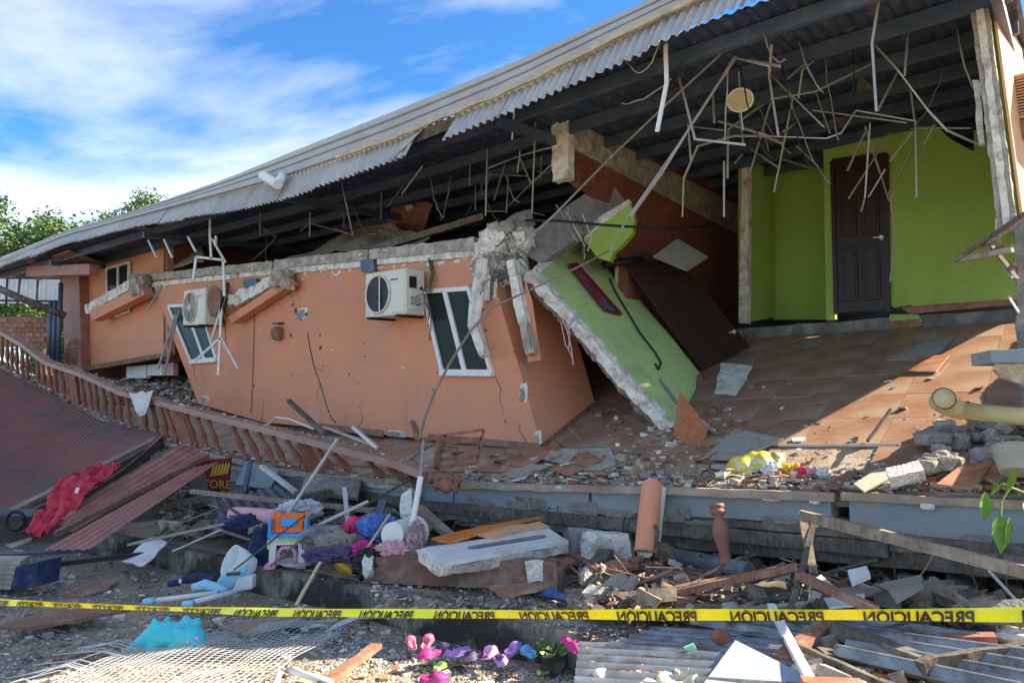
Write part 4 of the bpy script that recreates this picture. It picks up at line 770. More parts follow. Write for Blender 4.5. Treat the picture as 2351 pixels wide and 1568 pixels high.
# ---------------------------------------------------------------- dangling ceiling frames
R1 = zr(1900, 0, .3189); R2 = zr(1200, 0, .3508)
def chan(parent, pts, us, m=galv_d, w_=.022, name='channel'):
    us = list(us)
    for _ in range(20):
        q = [PU(x, y, u) for (x, y), u in zip(pts, us)]
        if all(a.z < rz(*tu(a)) - .03 for a in q): break
        us = [u - .15 for u in us]
    p = q; mm = MB()
    for a, b in zip(p, p[1:]):
        d = (b - a).normalized(); mm.bar(a - d * .004, b + d * .004, w_ * random.uniform(.7, 1.0), w_ * .6, random.choice((ZU, UD, TD)))
    return obj(name, mm, m, parent)
cf = thing('ceiling_frame', 'tangled metal ceiling channels dangling in the open green room', 'ceiling frame', W(1.5, 2.4, 3.2))
S1 = [[(1040, 0), (985, 345), (1020, 885)], [(1010, 365), (1190, 560), (1430, 880), (1580, 1040), (1870, 1170)], [(1190, 575), (1030, 880)], [(1270, 275), (1245, 600)], [(185, 360), (165, 600), (240, 1080)], [(180, 600), (600, 1010)], [(180, 790), (540, 730), (980, 515)], [(540, 740), (650, 1060)], [(360, 760), (205, 1530)], [(185, 790), (0, 1420)], [(0, 905), (180, 785)], [(0, 480), (250, 530)], [(530, 440), (310, 630)], [(580, 430), (430, 560), (400, 780)], [(510, 880), (1260, 980)], [(860, 880), (1330, 965), (1340, 1568)], [(850, 890), (740, 1060), (620, 1105), (0, 1080)], [(0, 1035), (280, 1150)], [(970, 985), (930, 1568), (900, 1680)], [(930, 1010), (1050, 1380), (1120, 1600)], [(1130, 1060), (960, 1330), (800, 1580)], [(930, 1060), (790, 1360)], [(1310, 1050), (1130, 1285)], [(1320, 1190), (1120, 1545)], [(1290, 700), (1325, 960)], [(1090, 1350), (960, 1568)], [(1340, 1020), (1770, 1022)], [(1480, 1000), (1400, 1150)], [(1130, 1560), (1170, 1860), (1130, 2240)], [(120, 1010), (160, 1200)], [(380, 1160), (560, 1330)], [(20, 1190), (230, 1330)]]
for k, s in enumerate(S1):
    u0 = random.uniform(1.9, 3.2); chan(cf, [R1(*p) for p in s], [u0 + random.uniform(-.25, .25) for _ in s], galv if k in (2, 14, 15, 16) else galv_d, random.choice((.018, .022, .026)))
for s in ([(1880, 430), (1735, 680), (1590, 900), (1380, 1240), (1145, 1568)], [(1740, 680), (1750, 890)], [(1495, 570), (1545, 755), (1610, 1010), (1970, 1050)], [(1890, 420), (2138, 480)], [(1590, 920), (1850, 950), (1845, 1290)], [(1780, 880), (2138, 985)], [(1850, 940), (2138, 730)], [(1520, 1568), (1530, 1290), (1630, 1060), (1900, 985), (2138, 985)], [(1820, 1170), (1820, 1568)], [(1930, 790), (1960, 1050)], [(1560, 900), (1580, 1160)], [(1950, 1120), (1900, 1180)]):
    u0 = random.uniform(1.4, 2.4); chan(cf, [R2(*p) for p in s], [u0 - .12 * i for i in range(len(s))], galv_d, .026)
obj('roof_strap', MB().bar(PU(*R1(450, 280), 2.2), PU(*R1(660, 540), 3.0), .10, .015, UD), wood_r, cf)
# long bent channel arching down over the fallen wall, running on as a cable
lc = thing('bent_channel', 'long thin metal channel arching from the roof across the orange wall', 'metal channel', P(945, 1200, 6.2))
arc = [((1690, 130), 6.3), ((1560, 330), 6.9), ((1437, 508), 7.2), ((1398, 576), 7.1), ((1330, 612), 7.0), ((1225, 662), 6.9), ((1130, 706), 6.8), ((1080, 760), 6.7), ((1035, 830), 6.6), ((1000, 895), 6.5), ((975, 960), 6.4), ((962, 1010), 6.3)]
m_ = MB(); pp = [P(*a, y) for a, y in arc]
for a, b in zip(pp[:4], pp[1:4]): m_.bar(a, b, .022, .016)
obj('channel', m_, galv_d, lc); obj('conduit', MB().tube(pp[3:], [.010] * 3 + [.013] * 6, 6), conduit_m, lc, smooth=True)
obj('white_tube', MB().tube([P(966, 1094, 6.2), P(946, 1208, 6.1)], .025, 8), white_p, lc); obj('conduit', MB().tube([P(972, 1010, 6.28), P(966, 1094, 6.2)], .012, 6), galv_d, lc)
lc2 = obj('straight_channel', MB().tube([PU(*R2(1950, 250), .7), PU(*R2(1400, 760), .9), P(*R2(990, 1150), 7.8), P(*R2(580, 1568), 7.6), P(1170, 585, 7.5)], .011, 5), galv_d, label='long straight metal channel slanting from the roof to the torn corner', cat='metal channel')
obj('black_cable', MB().tube([P(1205, 506, 8.2), P(1290, 508, 8.1), P(1400, 518, 8.0), P(1520, 525, 8.3), P(1640, 520, 8.8)], .016, 6), black_m, label='black cable strung across the fallen beam', cat='cable', smooth=True)
dp = thing('drip_edge', 'white bent gutter strip dangling from the roof edge', 'gutter strip', PU(*R2(1335, 955), .1))
m_ = MB(); q = [PU(*R2(*p), .15) for p in ((1395, 300), (1405, 600), (1335, 955))]
for a, b in zip(q, q[1:]): m_.bar(a, b, .035, .02, UD)
obj('strip', m_, white_p, dp)
cf2 = thing('ceiling_frame', 'thin ceiling channels and hanger wires over the leaning room', 'ceiling frame', W(6, 2.5, 3.4))
R3 = zr(600, 280, .2552)
for s in ([(300, 810), (285, 1010)], [(455, 885), (430, 1540)], [(105, 1080), (95, 1560)], [(110, 1220), (340, 1130), (560, 1070), (700, 1110)], [(340, 1140), (425, 1330), (650, 1120)], [(425, 1330), (240, 1510)], [(110, 1265), (400, 1275)], [(260, 1270), (245, 1540)], [(235, 1190), (155, 1450)], [(345, 1085), (325, 1250)], [(500, 1130), (490, 1300)], [(95, 1530), (250, 1530)], [(430, 1540), (520, 1560)], [(20, 1330), (20, 1520)]):
    chan(cf2, [R2(*p) for p in s], [2.0 + random.uniform(-.3, .3) for _ in s], galv if random.random() < .4 else galv_d, .018)
for s in ([(1040, 700), (1090, 920), (1160, 1250)], [(1445, 830), (1440, 1090)], [(1070, 960), (1070, 1160)], [(735, 1020), (730, 1250)], [(640, 1205), (770, 1090)], [(750, 1130), (1130, 1235)], [(980, 1180), (1150, 1240)], [(240, 1020), (235, 1250)], [(1850, 560), (1650, 830)], [(2325, 560), (2320, 740)], [(180, 1190), (190, 1254)]):
    chan(cf2, [R3(*p) for p in s], [2.0 + random.uniform(-.3, .3) for _ in s], galv if random.random() < .4 else galv_d, .02)
q = [PU(*R3(1600, 800), 2.4), PU(*R3(1950, 930), 2.6), PU(*R3(1850, 1210), 2.6), PU(*R3(1490, 1140), 2.4)]
hb = obj('dangling_sheet', MB().slab(q, UD * .03), maroon, label='square dark red ceiling panel with lamp hole hanging under the roof', cat='panel')
c = PU(*R3(1725, 970), 2.44); obj('lamp_socket', MB().rock(c, (.08, .05, .07), 4), plaster, hb)
obj('fallen_roof_beam', MB().rbar(PU(1110, 498, 1.9), PU(860, 572, 1.2), .08, .09, (20, 2, 2), .006), wood, label='long timber lying behind the top of the leaning room', cat='timber')
obj('ceiling_sheet', MB().grid(bumpy(PU(650, 595, 1.3), PU(990, 545, 1.5), PU(880, 505, 2.2), PU(780, 545, 2.0), 0, .10, 2), 20, 8, thick=(0, .02, -.02)), board_g, label='grey ceiling sheet heaped behind the long top beam', cat='board')
obj('ceiling_sheet', MB().grid(bumpy(PU(355, 622, 1.3), PU(470, 600, 1.4), PU(460, 555, 2.0), PU(430, 575, 1.8), 0, .06, 2), 12, 6, thick=(0, .02, -.02)), board_g, label='small grey ceiling sheet behind the left end of the room', cat='board')
# white bent frame in front of the left window
hf = thing('dangling_channels', 'white bent ceiling channels hanging over the left air conditioner', 'metal frame', P(510, 850, 11.6))
R4 = zr(350, 600, .3189)
for s in ([(575, -360), (575, 10), (585, 180)], [(440, 345), (465, 165), (680, 190), (690, 480), (665, 560), (655, 810), (640, 1105)], [(690, 480), (590, 810)], [(655, 810), (445, 1000)], [(665, 810), (800, 1055)], [(590, 20), (700, 210)]):
    p = [P(*R4(*a), 11.5) for a in s]; mm = MB()
    for a, b in zip(p, p[1:]): mm.bar(a, b, .035, .03, V((0, 1, 0)))
    obj('channel', mm, galv, hf)
hf2 = thing('dangling_channels', 'grey rods leaning between the far wall and the leaning room', 'metal frame', P(395, 860, 12.5))
for s in ([(300, 620), (160, 1060)], [(310, 640), (210, 1110)], [(330, 600), (240, 830)], [(190, 390), (85, 580)]): obj('rod', MB().tube([P(*R4(*a), 12.7) for a in s], .02, 6), galv_d, hf2)
for x0, y0, x1, y1 in ((341, 552, 360, 592), (377, 550, 396, 592), (432, 544, 450, 578), (496, 542, 495, 566)):
    obj('hanger_wire', MB().bar(PU(x0, y0, .1), PU(x1, y1, .1), .03, .02), galv, cf2)
def limp_wire(parent, x0, y0, x1, y1, u, sag, r, m, n=9):
    a, b = PU(x0, y0, u), PU(x1, y1, u + random.uniform(-.3, .3))
    for _ in range(12):
        if a.z < rz(*tu(a)) - .05: break
        u -= .15; a = PU(x0, y0, u); b = PU(x1, y1, u)
    sd = random.random() * 9
    pts = [a.lerp(b, k / n) - ZU * (sag * 4 * (k / n) * (1 - k / n)) + V((noise.noise(V((k * .7, sd, 0))), 0, noise.noise(V((sd, k * .7, 3))))) * .02 for k in range(n + 1)]
    obj('wire', MB().tube(pts, [r * random.uniform(.7, 1.3) for _ in pts], 5), m, parent, smooth=True)
for k in range(15):
    x0 = random.uniform(1480, 2200); y0 = random.uniform(60, 240); limp_wire(cf, x0, y0, x0 + random.uniform(-140, 140), y0 + random.uniform(30, 260), random.uniform(1.2, 2.6), random.uniform(0, .25), random.uniform(.003, .008), random.choice((black_m, conduit_m, galv_d, galv_d)))
for k in range(13):
    x0 = random.uniform(480, 1300); y0 = 560 - (x0 - 380) * .27 + random.uniform(0, 60); limp_wire(cf2, x0, y0, x0 + random.uniform(-70, 70), y0 + random.uniform(20, 120), random.uniform(1.4, 2.6), random.uniform(0, .2), random.uniform(.004, .009), random.choice((galv_d, conduit_m, galv, galv_d)))
for k in range(12):
    x0 = random.uniform(1500, 2150); y0 = random.uniform(180, 300); c = PU(x0, y0, 2.0)
    if c.z > rz(*tu(c)) - .1: continue
    obj('ceiling_scrap', MB().slab(jag([c + V((random.uniform(-.12, .12), random.uniform(-.08, .08), random.uniform(-.09, .09))) for _ in range(4)], .01, .05), V((0, .012, 0))), random.choice((board_g, wood_d)), cf)
# round lamp
rl = thing('ceiling_lamp', 'round dusty ceiling lamp dangling on its wire in the green room', 'lamp', PU(1699, 225, 1.1))
c = PU(1699, 225, 1.1); ax = (EYE - c).normalized() * .75 + V((0, 0, -.55)); ax.normalize()
obj('lamp_disc', MB().lathe(c, c + ax * .06, [(0, .04), (.1, .11), (.5, .122), (.8, .115), (.85, .10), (.86, .0)], 28), pvc, rl); obj('lamp_ring', MB().tube([c + ax * .05 + (ax.orthogonal().normalized() * math.cos(k * .2244) + ax.cross(ax.orthogonal().normalized()) * math.sin(k * .2244)) * .119 for k in range(29)], .009, 6), white_p, rl, smooth=True)
obj('wire', MB().tube([PU(1696, 165, 1.12), PU(1698, 200, 1.12), PU(1700, 245, 1.05), PU(1706, 300, 1.05)], .006, 5), galv, rl)
# ---------------------------------------------------------------- right end bits
ra = thing('window_air_conditioner', 'window air conditioner with louvred side sticking out of the sunlit end wall', 'air conditioner', W(-.25, 1.9, 4.05))
obj('casing', MB().slab([W(t, u, 4.08) for t, u in ((-.09, 1.86), (-.75, 1.86), (-.75, 2.5), (-.09, 2.5))], ZU * .40), peach, ra, bevel=.01)
for k in range(13): obj('louvre', MB().bar(W(-.13, 1.852, 4.12 + k * .026), W(-.40, 1.852, 4.12 + k * .026), .012, .012), peach, ra)
for k in range(13): obj('louvre', MB().bar(W(-.44, 1.852, 4.12 + k * .026), W(-.72, 1.852, 4.12 + k * .026), .012, .012), peach, ra)
obj('louvre_back', MB().slab([W(-.13, 1.858, 4.11), W(-.72, 1.858, 4.11), W(-.72, 1.858, 4.45), W(-.13, 1.858, 4.45)], UD * .001), dark_m, ra)
obj('corbel', MB().slab([W(-.09, 1.84, z) if k else W(-.55, 1.84, 4.06) for k, z in ((1, 3.80), (0, 0), (1, 4.06))], UD * .5), wood_r, ra)
br = thing('broken_battens', 'sunlit splintered wooden battens jutting from the right end wall', 'wood battens', P(2300, 650, 5.2))
R5 = zr(2200, 500, .19131)
for a, b, m, w_ in (((1165, 850), (2150, 190), wood_d, .035), ((1230, 840), (1940, 700), wood, .045), ((1640, 620), (2150, 210), wood, .03), ((1640, 630), (2000, 1100), wood, .03), ((1500, 655), (1760, 600), wood, .03), ((1700, 690), (1940, 645), wood, .025), ((1900, 950), (1990, 890), wood, .03), ((1745, 820), (1940, 1080), galv, .012), ((1885, 1320), (2020, 1530), galv, .014), ((1720, 300), (1725, 530), wood_d, .012)):
    obj('batten', MB().bar(P(*R5(*a), 5.3), P(*R5(*b), 5.0), w_, w_ * .8), m, br)
gp = obj('gutter_box', MB().slab([P(2274, 803, 4.4), P(2560, 797, 4.15), P(2560, 832, 4.15), P(2276, 833, 4.4)], V((.1, .35, 0))), blue, label='pale blue gutter end jutting in at the right edge', cat='gutter', bevel=.006)
obj('concrete_bracket', MB().rough([P(2290, 868, 4.5), P(2400, 900, 4.4), P(2400, 900, 4.7), P(2300, 868, 4.8), P(2282, 836, 4.42), P(2400, 836, 4.35), P(2400, 836, 4.7), P(2290, 836, 4.75)], (6, 4, 4), .01), concrete, label='broken grey bracket under the pale blue gutter end', cat='bracket')
pi = thing('drain_pipe', 'yellowed drain pipe with open elbow lying on the tilted floor', 'pipe', P(2250, 975, 4.6))
A_, B_ = P(2192, 935, 4.75), P(2640, 985, 3.9); d_ = (A_ - P(2145, 925, 4.72)).normalized()
obj('pipe', MB().tube([P(2205, 942, 4.74), B_], .055, 14), pvc, pi, smooth=True)
e0 = P(2158, 922, 4.70); obj('elbow', MB().tube([e0 + V((-.03, -.10, .02)), e0, P(2180, 935, 4.74), P(2212, 943, 4.73)], [.072, .066, .064, .062], 14, caps=False).tube([e0 + V((-.03, -.10, .02)), e0 + V((0, .02, 0))], [.064, .055], 14), pvc, pi, smooth=True)
obj('pipe_mouth', MB().lathe(e0 + V((-.018, -.055, .01)), e0 + V((-.01, -.04, .0)), [(0, .064), (1, .064)], 14), dark_m, pi)
obj('wire_tie', MB().tube([P(2222, 943, 4.73) + V((0, .0, 0)) + (V((0, 0, 1)) * math.cos(k * .5) + V((0, -1, 0)) * math.sin(k * .5)) * .06 for k in range(14)], .006, 5), wood_d, pi)
# ---------------------------------------------------------------- yellow warning tape
tp_ = thing('warning_tape', 'yellow warning tape stretched across the foreground, PRECAUCIÓN seen from behind', 'tape', V((-.8, 2.9, 0)))
TA = P(-160, 1373, 4.35); TB = P(2500, 1414, 1.66)
def tpos(s): q = TA.lerp(TB, s); return q
tpx = [(-760, 1340), (-160, 1374), (0, 1382), (260, 1393), (620, 1405), (1200, 1410), (1740, 1411), (2351, 1411), (2520, 1411)]
def tape_pt(x):
    y = lerp(tpx, x); # plan line from TA to TB, so depth follows from the column
    d = ray(x, y); n = V((TB.y - TA.y, TA.x - TB.x, 0)); k = (TA - EYE).dot(n) / d.dot(n); return EYE + d * k
TX = [-760 + 30 * i for i in range(138)]; tc_ = [tape_pt(x) for x in TX]; HW = .0165
LN = [0.]
for a, b in zip(tc_, tc_[1:]): LN.append(LN[-1] + (b - a).length)
def tape_at(s):
    for i in range(len(LN) - 1):
        if s <= LN[i + 1]: return tc_[i].lerp(tc_[i + 1], (s - LN[i]) / (LN[i + 1] - LN[i]))
    return tc_[-1]
tn = V((TB.y - TA.y, TA.x - TB.x, 0)).normalized()
if tn.y > 0: tn = -tn
def hw(s): return HW * (.88 + .16 * math.sin(s * 1.3 + 1) + .07 * math.sin(s * 4.1))
def twist(s): return .004 * math.sin(s * 2.1) + .002 * math.sin(s * 7)
obj('strip', MB().grid(lambda a, b: (lambda s, h: tape_at(s) + ZU * (h * hw(s)) + tn * (twist(s) * h * 3 + (.004 if abs(h) < .1 else 0) + .0025 * noise.noise(V((s * 9, h, 0)))))(a * LN[-1], b * 2 - 1), 260, 4, thick=-tn * .0004), tape_m, tp_, smooth=True)
TOFF = LN[20] + .30
vs_, fs_ = text_geo('PRECAUCIÓN', .042, .03); wT = max(v.x for v in vs_); PER = .336
for k in range(-12, 30):
    s1 = TOFF + k * PER + wT * .93                       # words run right to left: the back of the tape faces us
    if s1 > LN[-1] or s1 - wT * .93 < 0: continue
    m_ = MB(); pts = []
    for v in vs_:
        h = max(-1.0, min(.97, .70 - (.0295 - v.y) / .0295 * 2.0)); s = s1 - v.x * .93; pts.append(tape_at(s) + ZU * (h * hw(s)) + tn * (twist(s) * h * 3 + .0075))
    m_.add(pts, fs_); obj('lettering', m_, ink, tp_)
# ---------------------------------------------------------------- loose boards, tiles and beams
def board(name, px, Y, th, m, label, cat='board', group=None, jg=0, bevel=0, fl=None):
    p = [P(x, y, d) for (x, y), d in zip(px, Y)] if fl is None else [PF(x, y) + ZU * k for (x, y), k in zip(px, fl)]
    n = (p[1] - p[0]).cross(p[2] - p[0]).normalized()
    if n.dot(EYE - p[0]) < 0: n = -n
    if jg: p = jag(p, jg, jg * 5)
    return obj(name, MB().slab(p, -n * th), m, label=label, cat=cat, group=group, bevel=bevel)
def timber(name, a, b, Ya, Yb, w_, h_, m, label, cat='timber', amp=.006, group=None):
    return obj(name, MB().rbar(P(*a, Ya), P(*b, Yb), w_, h_, (max(4, int((P(*a, Ya) - P(*b, Yb)).length / .08)), 2, 2), amp), m, label=label, cat=cat, group=group)
# on the tilted floor
board('loose_tile', [(1545, 1000), (1560, 896), (1626, 985), (1602, 1040)], (6.9, 7.0, 6.75, 6.7), .012, wood_o, 'varnished brown panel standing against the foot of the fallen green wall', 'panel')
board('loose_tile', [(1262, 1082), (1345, 1048), (1382, 1066), (1305, 1098)], 0, .015, loose_tile, 'reddish loose tile lying askew before the grey board', 'tile', fl=(.03, .06, .05, .03))
board('loose_board', [(1288, 1040), (1402, 1032), (1418, 1082), (1300, 1084)], 0, .012, board_g, 'square grey board under the reddish loose tile', 'board', fl=(.05, .02, .02, .03))
board('loose_board', [(1245, 1060), (1262, 1046), (1330, 1052), (1300, 1076)], 0, .012, board_g, 'small pale board left of the reddish loose tile', 'board', fl=(.03, .05, .08, .05))
board('loose_tile', [(1165, 1072), (1230, 1040), (1290, 1034), (1215, 1078)], 0, .014, loose_tile, 'broken reddish tile beside the small pale board', 'tile', fl=(.03, .05, .06, .03))
board('loose_board', [(1110, 1105), (1220, 1076), (1262, 1080), (1180, 1106)], 0, .012, board_g, 'dusty slanting board at the slab edge under the broken tile', 'board', fl=(.02, .05, .05, .02))
board('loose_board', [(1608, 1062), (1690, 990), (1800, 1020), (1690, 1062)], 0, .014, board_g, 'big grey board under two crossed rods', 'board', fl=(.03, .03, .05, .03))
board('loose_board', [(2035, 830), (2120, 788), (2190, 778), (2160, 812), (2100, 828)], 0, .014, board_g, 'grey board on the tilted floor near the sunlit streak', 'board', fl=(.02, .02, .03, .03, .02))
board('loose_tile', [(2065, 862), (2110, 835), (2180, 828), (2150, 862)], 0, .016, loose_tile, 'tilted orange tile catching the sun on the floor', 'tile', fl=(.05, .08, .06, .04))
board('loose_board', [(1640, 905), (1655, 848), (1728, 850), (1690, 910)], 0, .02, plaster, 'cracked plaster sheet at the foot of the loose door', 'plaster sheet', fl=(.02, .08, .05, .02), jg=.03)
board('loose_board', [(1830, 930), (1870, 905), (1950, 900), (1900, 925)], 0, .006, tile_m, 'thin dusty tile lying flush in the middle of the floor', 'tile', fl=(.012, .012, .012, .012))
board('loose_tile', [(2150, 1110), (2200, 1072), (2280, 1062), (2230, 1120)], (4.55, 4.7, 4.65, 4.5), .015, loose_tile, 'dark red tile leaning on the rubble at the right', 'tile')
board('loose_tile', [(2215, 1066), (2270, 1058), (2330, 1070), (2290, 1110)], (4.75, 4.8, 4.7, 4.5), .015, loose_tile, 'second dark red tile behind the leaning tile in the rubble', 'tile')
board('loose_board', [(1960, 1110), (2020, 1072), (2065, 1085), (1985, 1128)], (5.0, 5.2, 5.1, 4.9), .012, board_g, 'grey board piece at the slab edge above the blue beam', 'board')
board('loose_board', [(1890, 1115), (1960, 1072), (1972, 1082), (1920, 1118)], (5.2, 5.4, 5.3, 5.1), .02, wood_r, 'splintered reddish board beside the yellow flower bag', 'board')
board('plaster_block', [(2034, 1074), (2108, 1056), (2122, 1078), (2040, 1096)], (4.85, 4.8, 4.7, 4.75), .08, plaster, 'white plaster brick lying before the rubble heap', 'plaster block', jg=.006)
timber('rod', (1608, 1060), (1776, 965), 6.4, 7.2, .025, .02, galv, 'thin metal strip lying across the big grey board, rising right', 'rod', .001)
timber('rod', (1600, 958), (1705, 1040), 7.3, 6.4, .03, .02, galv, 'pale metal strip crossing the big grey board, falling right', 'rod', .001)
timber('rod', (1470, 1090), (1665, 1060), 6.5, 6.3, .04, .02, galv, 'long flat strip along the slab edge left of the flower bag', 'rod', .001)
timber('wood_strip', (1408, 1096), (1550, 1092), 6.6, 6.2, .05, .05, wood_o, 'brown wood strip at the slab edge above the hanging column', 'wood strip')
timber('batten', (1790, 1022), (2060, 1022), 6.0, 5.2, .035, .02, galv_d, 'long grey batten lying across the tiles', 'batten', .002)
timber('batten', (2045, 940), (1992, 1012), 6.0, 5.6, .02, .02, dark_m, 'dark strip lying on the grout line of the floor', 'batten', .004)
timber('stick', (662, 920), (745, 995), 8.5, 8.0, .05, .04, wood_d, 'dark burnt stick leaning at the foot of the orange wall', 'stick')
timber('stick', (745, 980), (860, 1022), 8.3, 7.7, .05, .02, galv_d, 'grey strip lying on the balustrade rail', 'strip', .003)
timber('stick', (810, 980), (866, 1028), 8.0, 7.6, .03, .03, galv, 'short white stick at the foot of the orange wall', 'stick', .002)
timber('stick', (946, 968), (962, 1008), 7.6, 7.4, .05, .05, wood_r, 'short brown post leaning left of the broken chair', 'post')
obj('bent_wire', MB().tube([PU(605, 985, -.2), PU(632, 958, -.2), PU(665, 962, -.2), PU(720, 985, -.2)], .012, 5), galv, label='thin white wire bent over the balustrade rail', cat='wire')
# broken wooden chair
bc = thing('broken_chair', 'broken brown wooden chair back lying at the foot of the orange wall', 'chair', PF(1050, 1080))
CH = lambda x, y: P(x, y, 7.0)
for a, b, w_ in (((1018, 1000), (1112, 986), .03), ((998, 1074), (1094, 1064), .028), ((1018, 998), (1000, 1076), .055), ((1110, 988), (1096, 1064), .03), ((1014, 1018), (1106, 1006), .035), ((1011, 1036), (1102, 1026), .04), ((1006, 1056), (1098, 1047), .035)):
    obj('slat', MB().bar(CH(*a), CH(*b), w_, .03, V((0, 1, 0))), wood_r, bc)
obj('leg', MB().bar(CH(1000, 1070), CH(1028, 1000) + V((-.05, -.15, 0)), .05, .05), wood_r, bc); obj('leg', MB().bar(CH(970, 1008), CH(1018, 1002), .05, .04), wood_r, bc)
# balusters broken off and lying about
def loose_bal(a, b, Ya, Yb, label, k=1.3, broken=False):
    p = [(s, r * k) for s, r in prof_b]
    o = obj('loose_baluster', MB().lathe(P(*a, Ya), P(*b, Yb), p, 12), maroon, label=label, cat='baluster', group='balusters broken off the balcony', smooth=True)
    if broken: obj('broken_end', MB().rock(P(*a, Ya - .01), (.05, .05, .05), 3), plaster, o)
loose_bal((1058, 1105), (985, 1096), 7.0, 7.0, 'maroon baluster lying at the end of the rail, tip towards the slab', 1.3)
loose_bal((1050, 1118), (998, 1112), 6.9, 6.9, 'maroon baluster below the other at the rail end', 1.3)
loose_bal((1350, 1312), (1490, 1300), 5.6, 5.7, 'maroon baluster with pale broken end lying before the white pillar', 1.25, True)
loose_bal((1645, 1158), (1668, 1300), 5.5, 5.35, 'maroon baluster hanging upright from the slab edge', 1.1)
loose_bal((1170, 1290), (1250, 1262), 5.9, 6.0, 'maroon baluster under the grey panel', 1.2)
loose_bal((1250, 1300), (1330, 1288), 5.75, 5.9, 'second maroon baluster beside the white pillar foot', 1.1)
loose_bal((1858, 1370), (1950, 1398), 4.6, 4.5, 'maroon baluster stump with square concrete end by the tape', 1.5, True)
bs = obj('baluster_base', MB().rbar(P(1842, 1372, 4.6), P(1878, 1380, 4.58), .14, .14, (4, 4, 4), .012), plaster, label='square pale concrete baluster base near the tape', cat='concrete block')
# column drum hanging over the edge
col = thing('column_piece', 'sunlit orange round column piece leaning on the slab edge', 'column', P(1485, 1275, 5.9))
obj('shaft', MB().lathe(P(1497, 1108, 5.92), P(1482, 1268, 5.7), [(0, .075), (.02, .082), (.98, .088), (1, .085)], 20), orange, col, smooth=False)
obj('core', MB().rock(P(1481, 1270, 5.69), (.07, .07, .03), 3), concrete, col); obj('chain', MB().tube([P(1503, 1205, 5.68), P(1512, 1220, 5.66), P(1508, 1240, 5.66), P(1500, 1262, 5.64)], .012, 6), wood_d, col)
obj('plaster_scrap', MB().rbar(P(1524, 1120, 5.9), P(1510, 1240, 5.8), .03, .04, (2, 2, 12), .015), plaster, col)
pil = obj('white_pillar', MB().rough([P(1338, 1325, 6.0), P(1462, 1325, 5.9), P(1465, 1318, 6.3), P(1345, 1318, 6.4), P(1335, 1220, 6.05), P(1440, 1226, 5.95), P(1450, 1222, 6.3), P(1345, 1216, 6.4)], (12, 8, 10), .022), plaster, label='rough white pillar stump under the slab edge', cat='pillar')
timber('dark_post', (1320, 1215), (1328, 1300), 6.3, 6.2, .16, .2, block, 'short grey block pier left of the white pillar', 'pier', .012)
# grey panel with slot resting on the brown beam
gp_ = thing('grey_panel', 'grey concrete panel with a slot lying on the brown beam', 'panel', P(1130, 1290, 5.6))
pa = [P(x, y, d) for (x, y), d in zip(((968, 1258), (1260, 1212), (1305, 1240), (1020, 1292)), (5.75, 6.15, 5.75, 5.3))]
obj('top', MB().slab(jag(pa, .015, .09), ZU * -.03), board_w, gp_); obj('core', MB().rough([q - ZU * .10 for q in pa] + [q - ZU * .03 for q in pa], (24, 10, 3), .014), concrete, gp_)
cc = (pa[0] + pa[1] + pa[2] + pa[3]) / 4 + ZU * .006; xd = (pa[1] - pa[0]).normalized(); yd = (pa[3] - pa[0]).normalized()
obj('slot', MB().slab([cc + xd * a + yd * b for a, b in ((-.22, -.05), (.38, -.05), (.42, 0), (.38, .03), (-.2, .03), (-.25, 0))], ZU * .002), concrete_d, gp_)
obj('broken_edge', MB().rbar(pa[0] - ZU * .06, pa[3] - ZU * .06, .06, .10, (3, 3, 14), .03), plaster, gp_)
board('orange_board', [(990, 1240), (1110, 1212), (1250, 1188), (1180, 1205), (1030, 1250)], (6.0, 6.2, 6.6, 6.2, 5.8), .02, mat('bright_orange_board', (.62, .19, .04), .6, .2, 5, .2), 'bright orange board lying on the grey panel', 'board', jg=.012)
board('orange_board', [(1090, 1224), (1238, 1196), (1262, 1208), (1130, 1232)], (6.0, 6.3, 6.2, 5.9), .02, peach, 'peach board fragment beside the bright orange board', 'board', jg=.02)
bb = thing('brown_beam', 'thick maroon painted beam lying on the porch edge', 'beam', P(1060, 1330, 5.5))
obj('beam_body', MB().rbar(P(846, 1304, 6.0), P(1285, 1318, 5.4), .16, .20, (40, 4, 5), .008), mat('brown_paint', (.20, .10, .078), .7, .3, 6, .4, 50, dirt=(.30, .25, .21), dscale=4), bb)
obj('bare_patch', MB().slab(jag([P(x, y, 5.36) for x, y in ((1205, 1290), (1248, 1288), (1262, 1340), (1212, 1338))], .02, .06), V((0, .03, 0))), plaster, bb); obj('bare_end', MB().rock(P(846, 1300, 5.9), (.06, .08, .1), 6), plaster, bb)
obj('torn_plate', MB().slab([P(*p, 5.33) for p in ((1258, 1298), (1292, 1302), (1276, 1318), (1284, 1336), (1262, 1328))], V((0, .03, 0))), wood_r, bb)
board('broken_plywood', [(1120, 1342), (1275, 1335), (1232, 1352), (1155, 1368)], (5.3, 5.15, 5.0, 5.05), .02, wood_r, 'broken brown panel lying under the maroon beam end', 'panel', jg=.008)
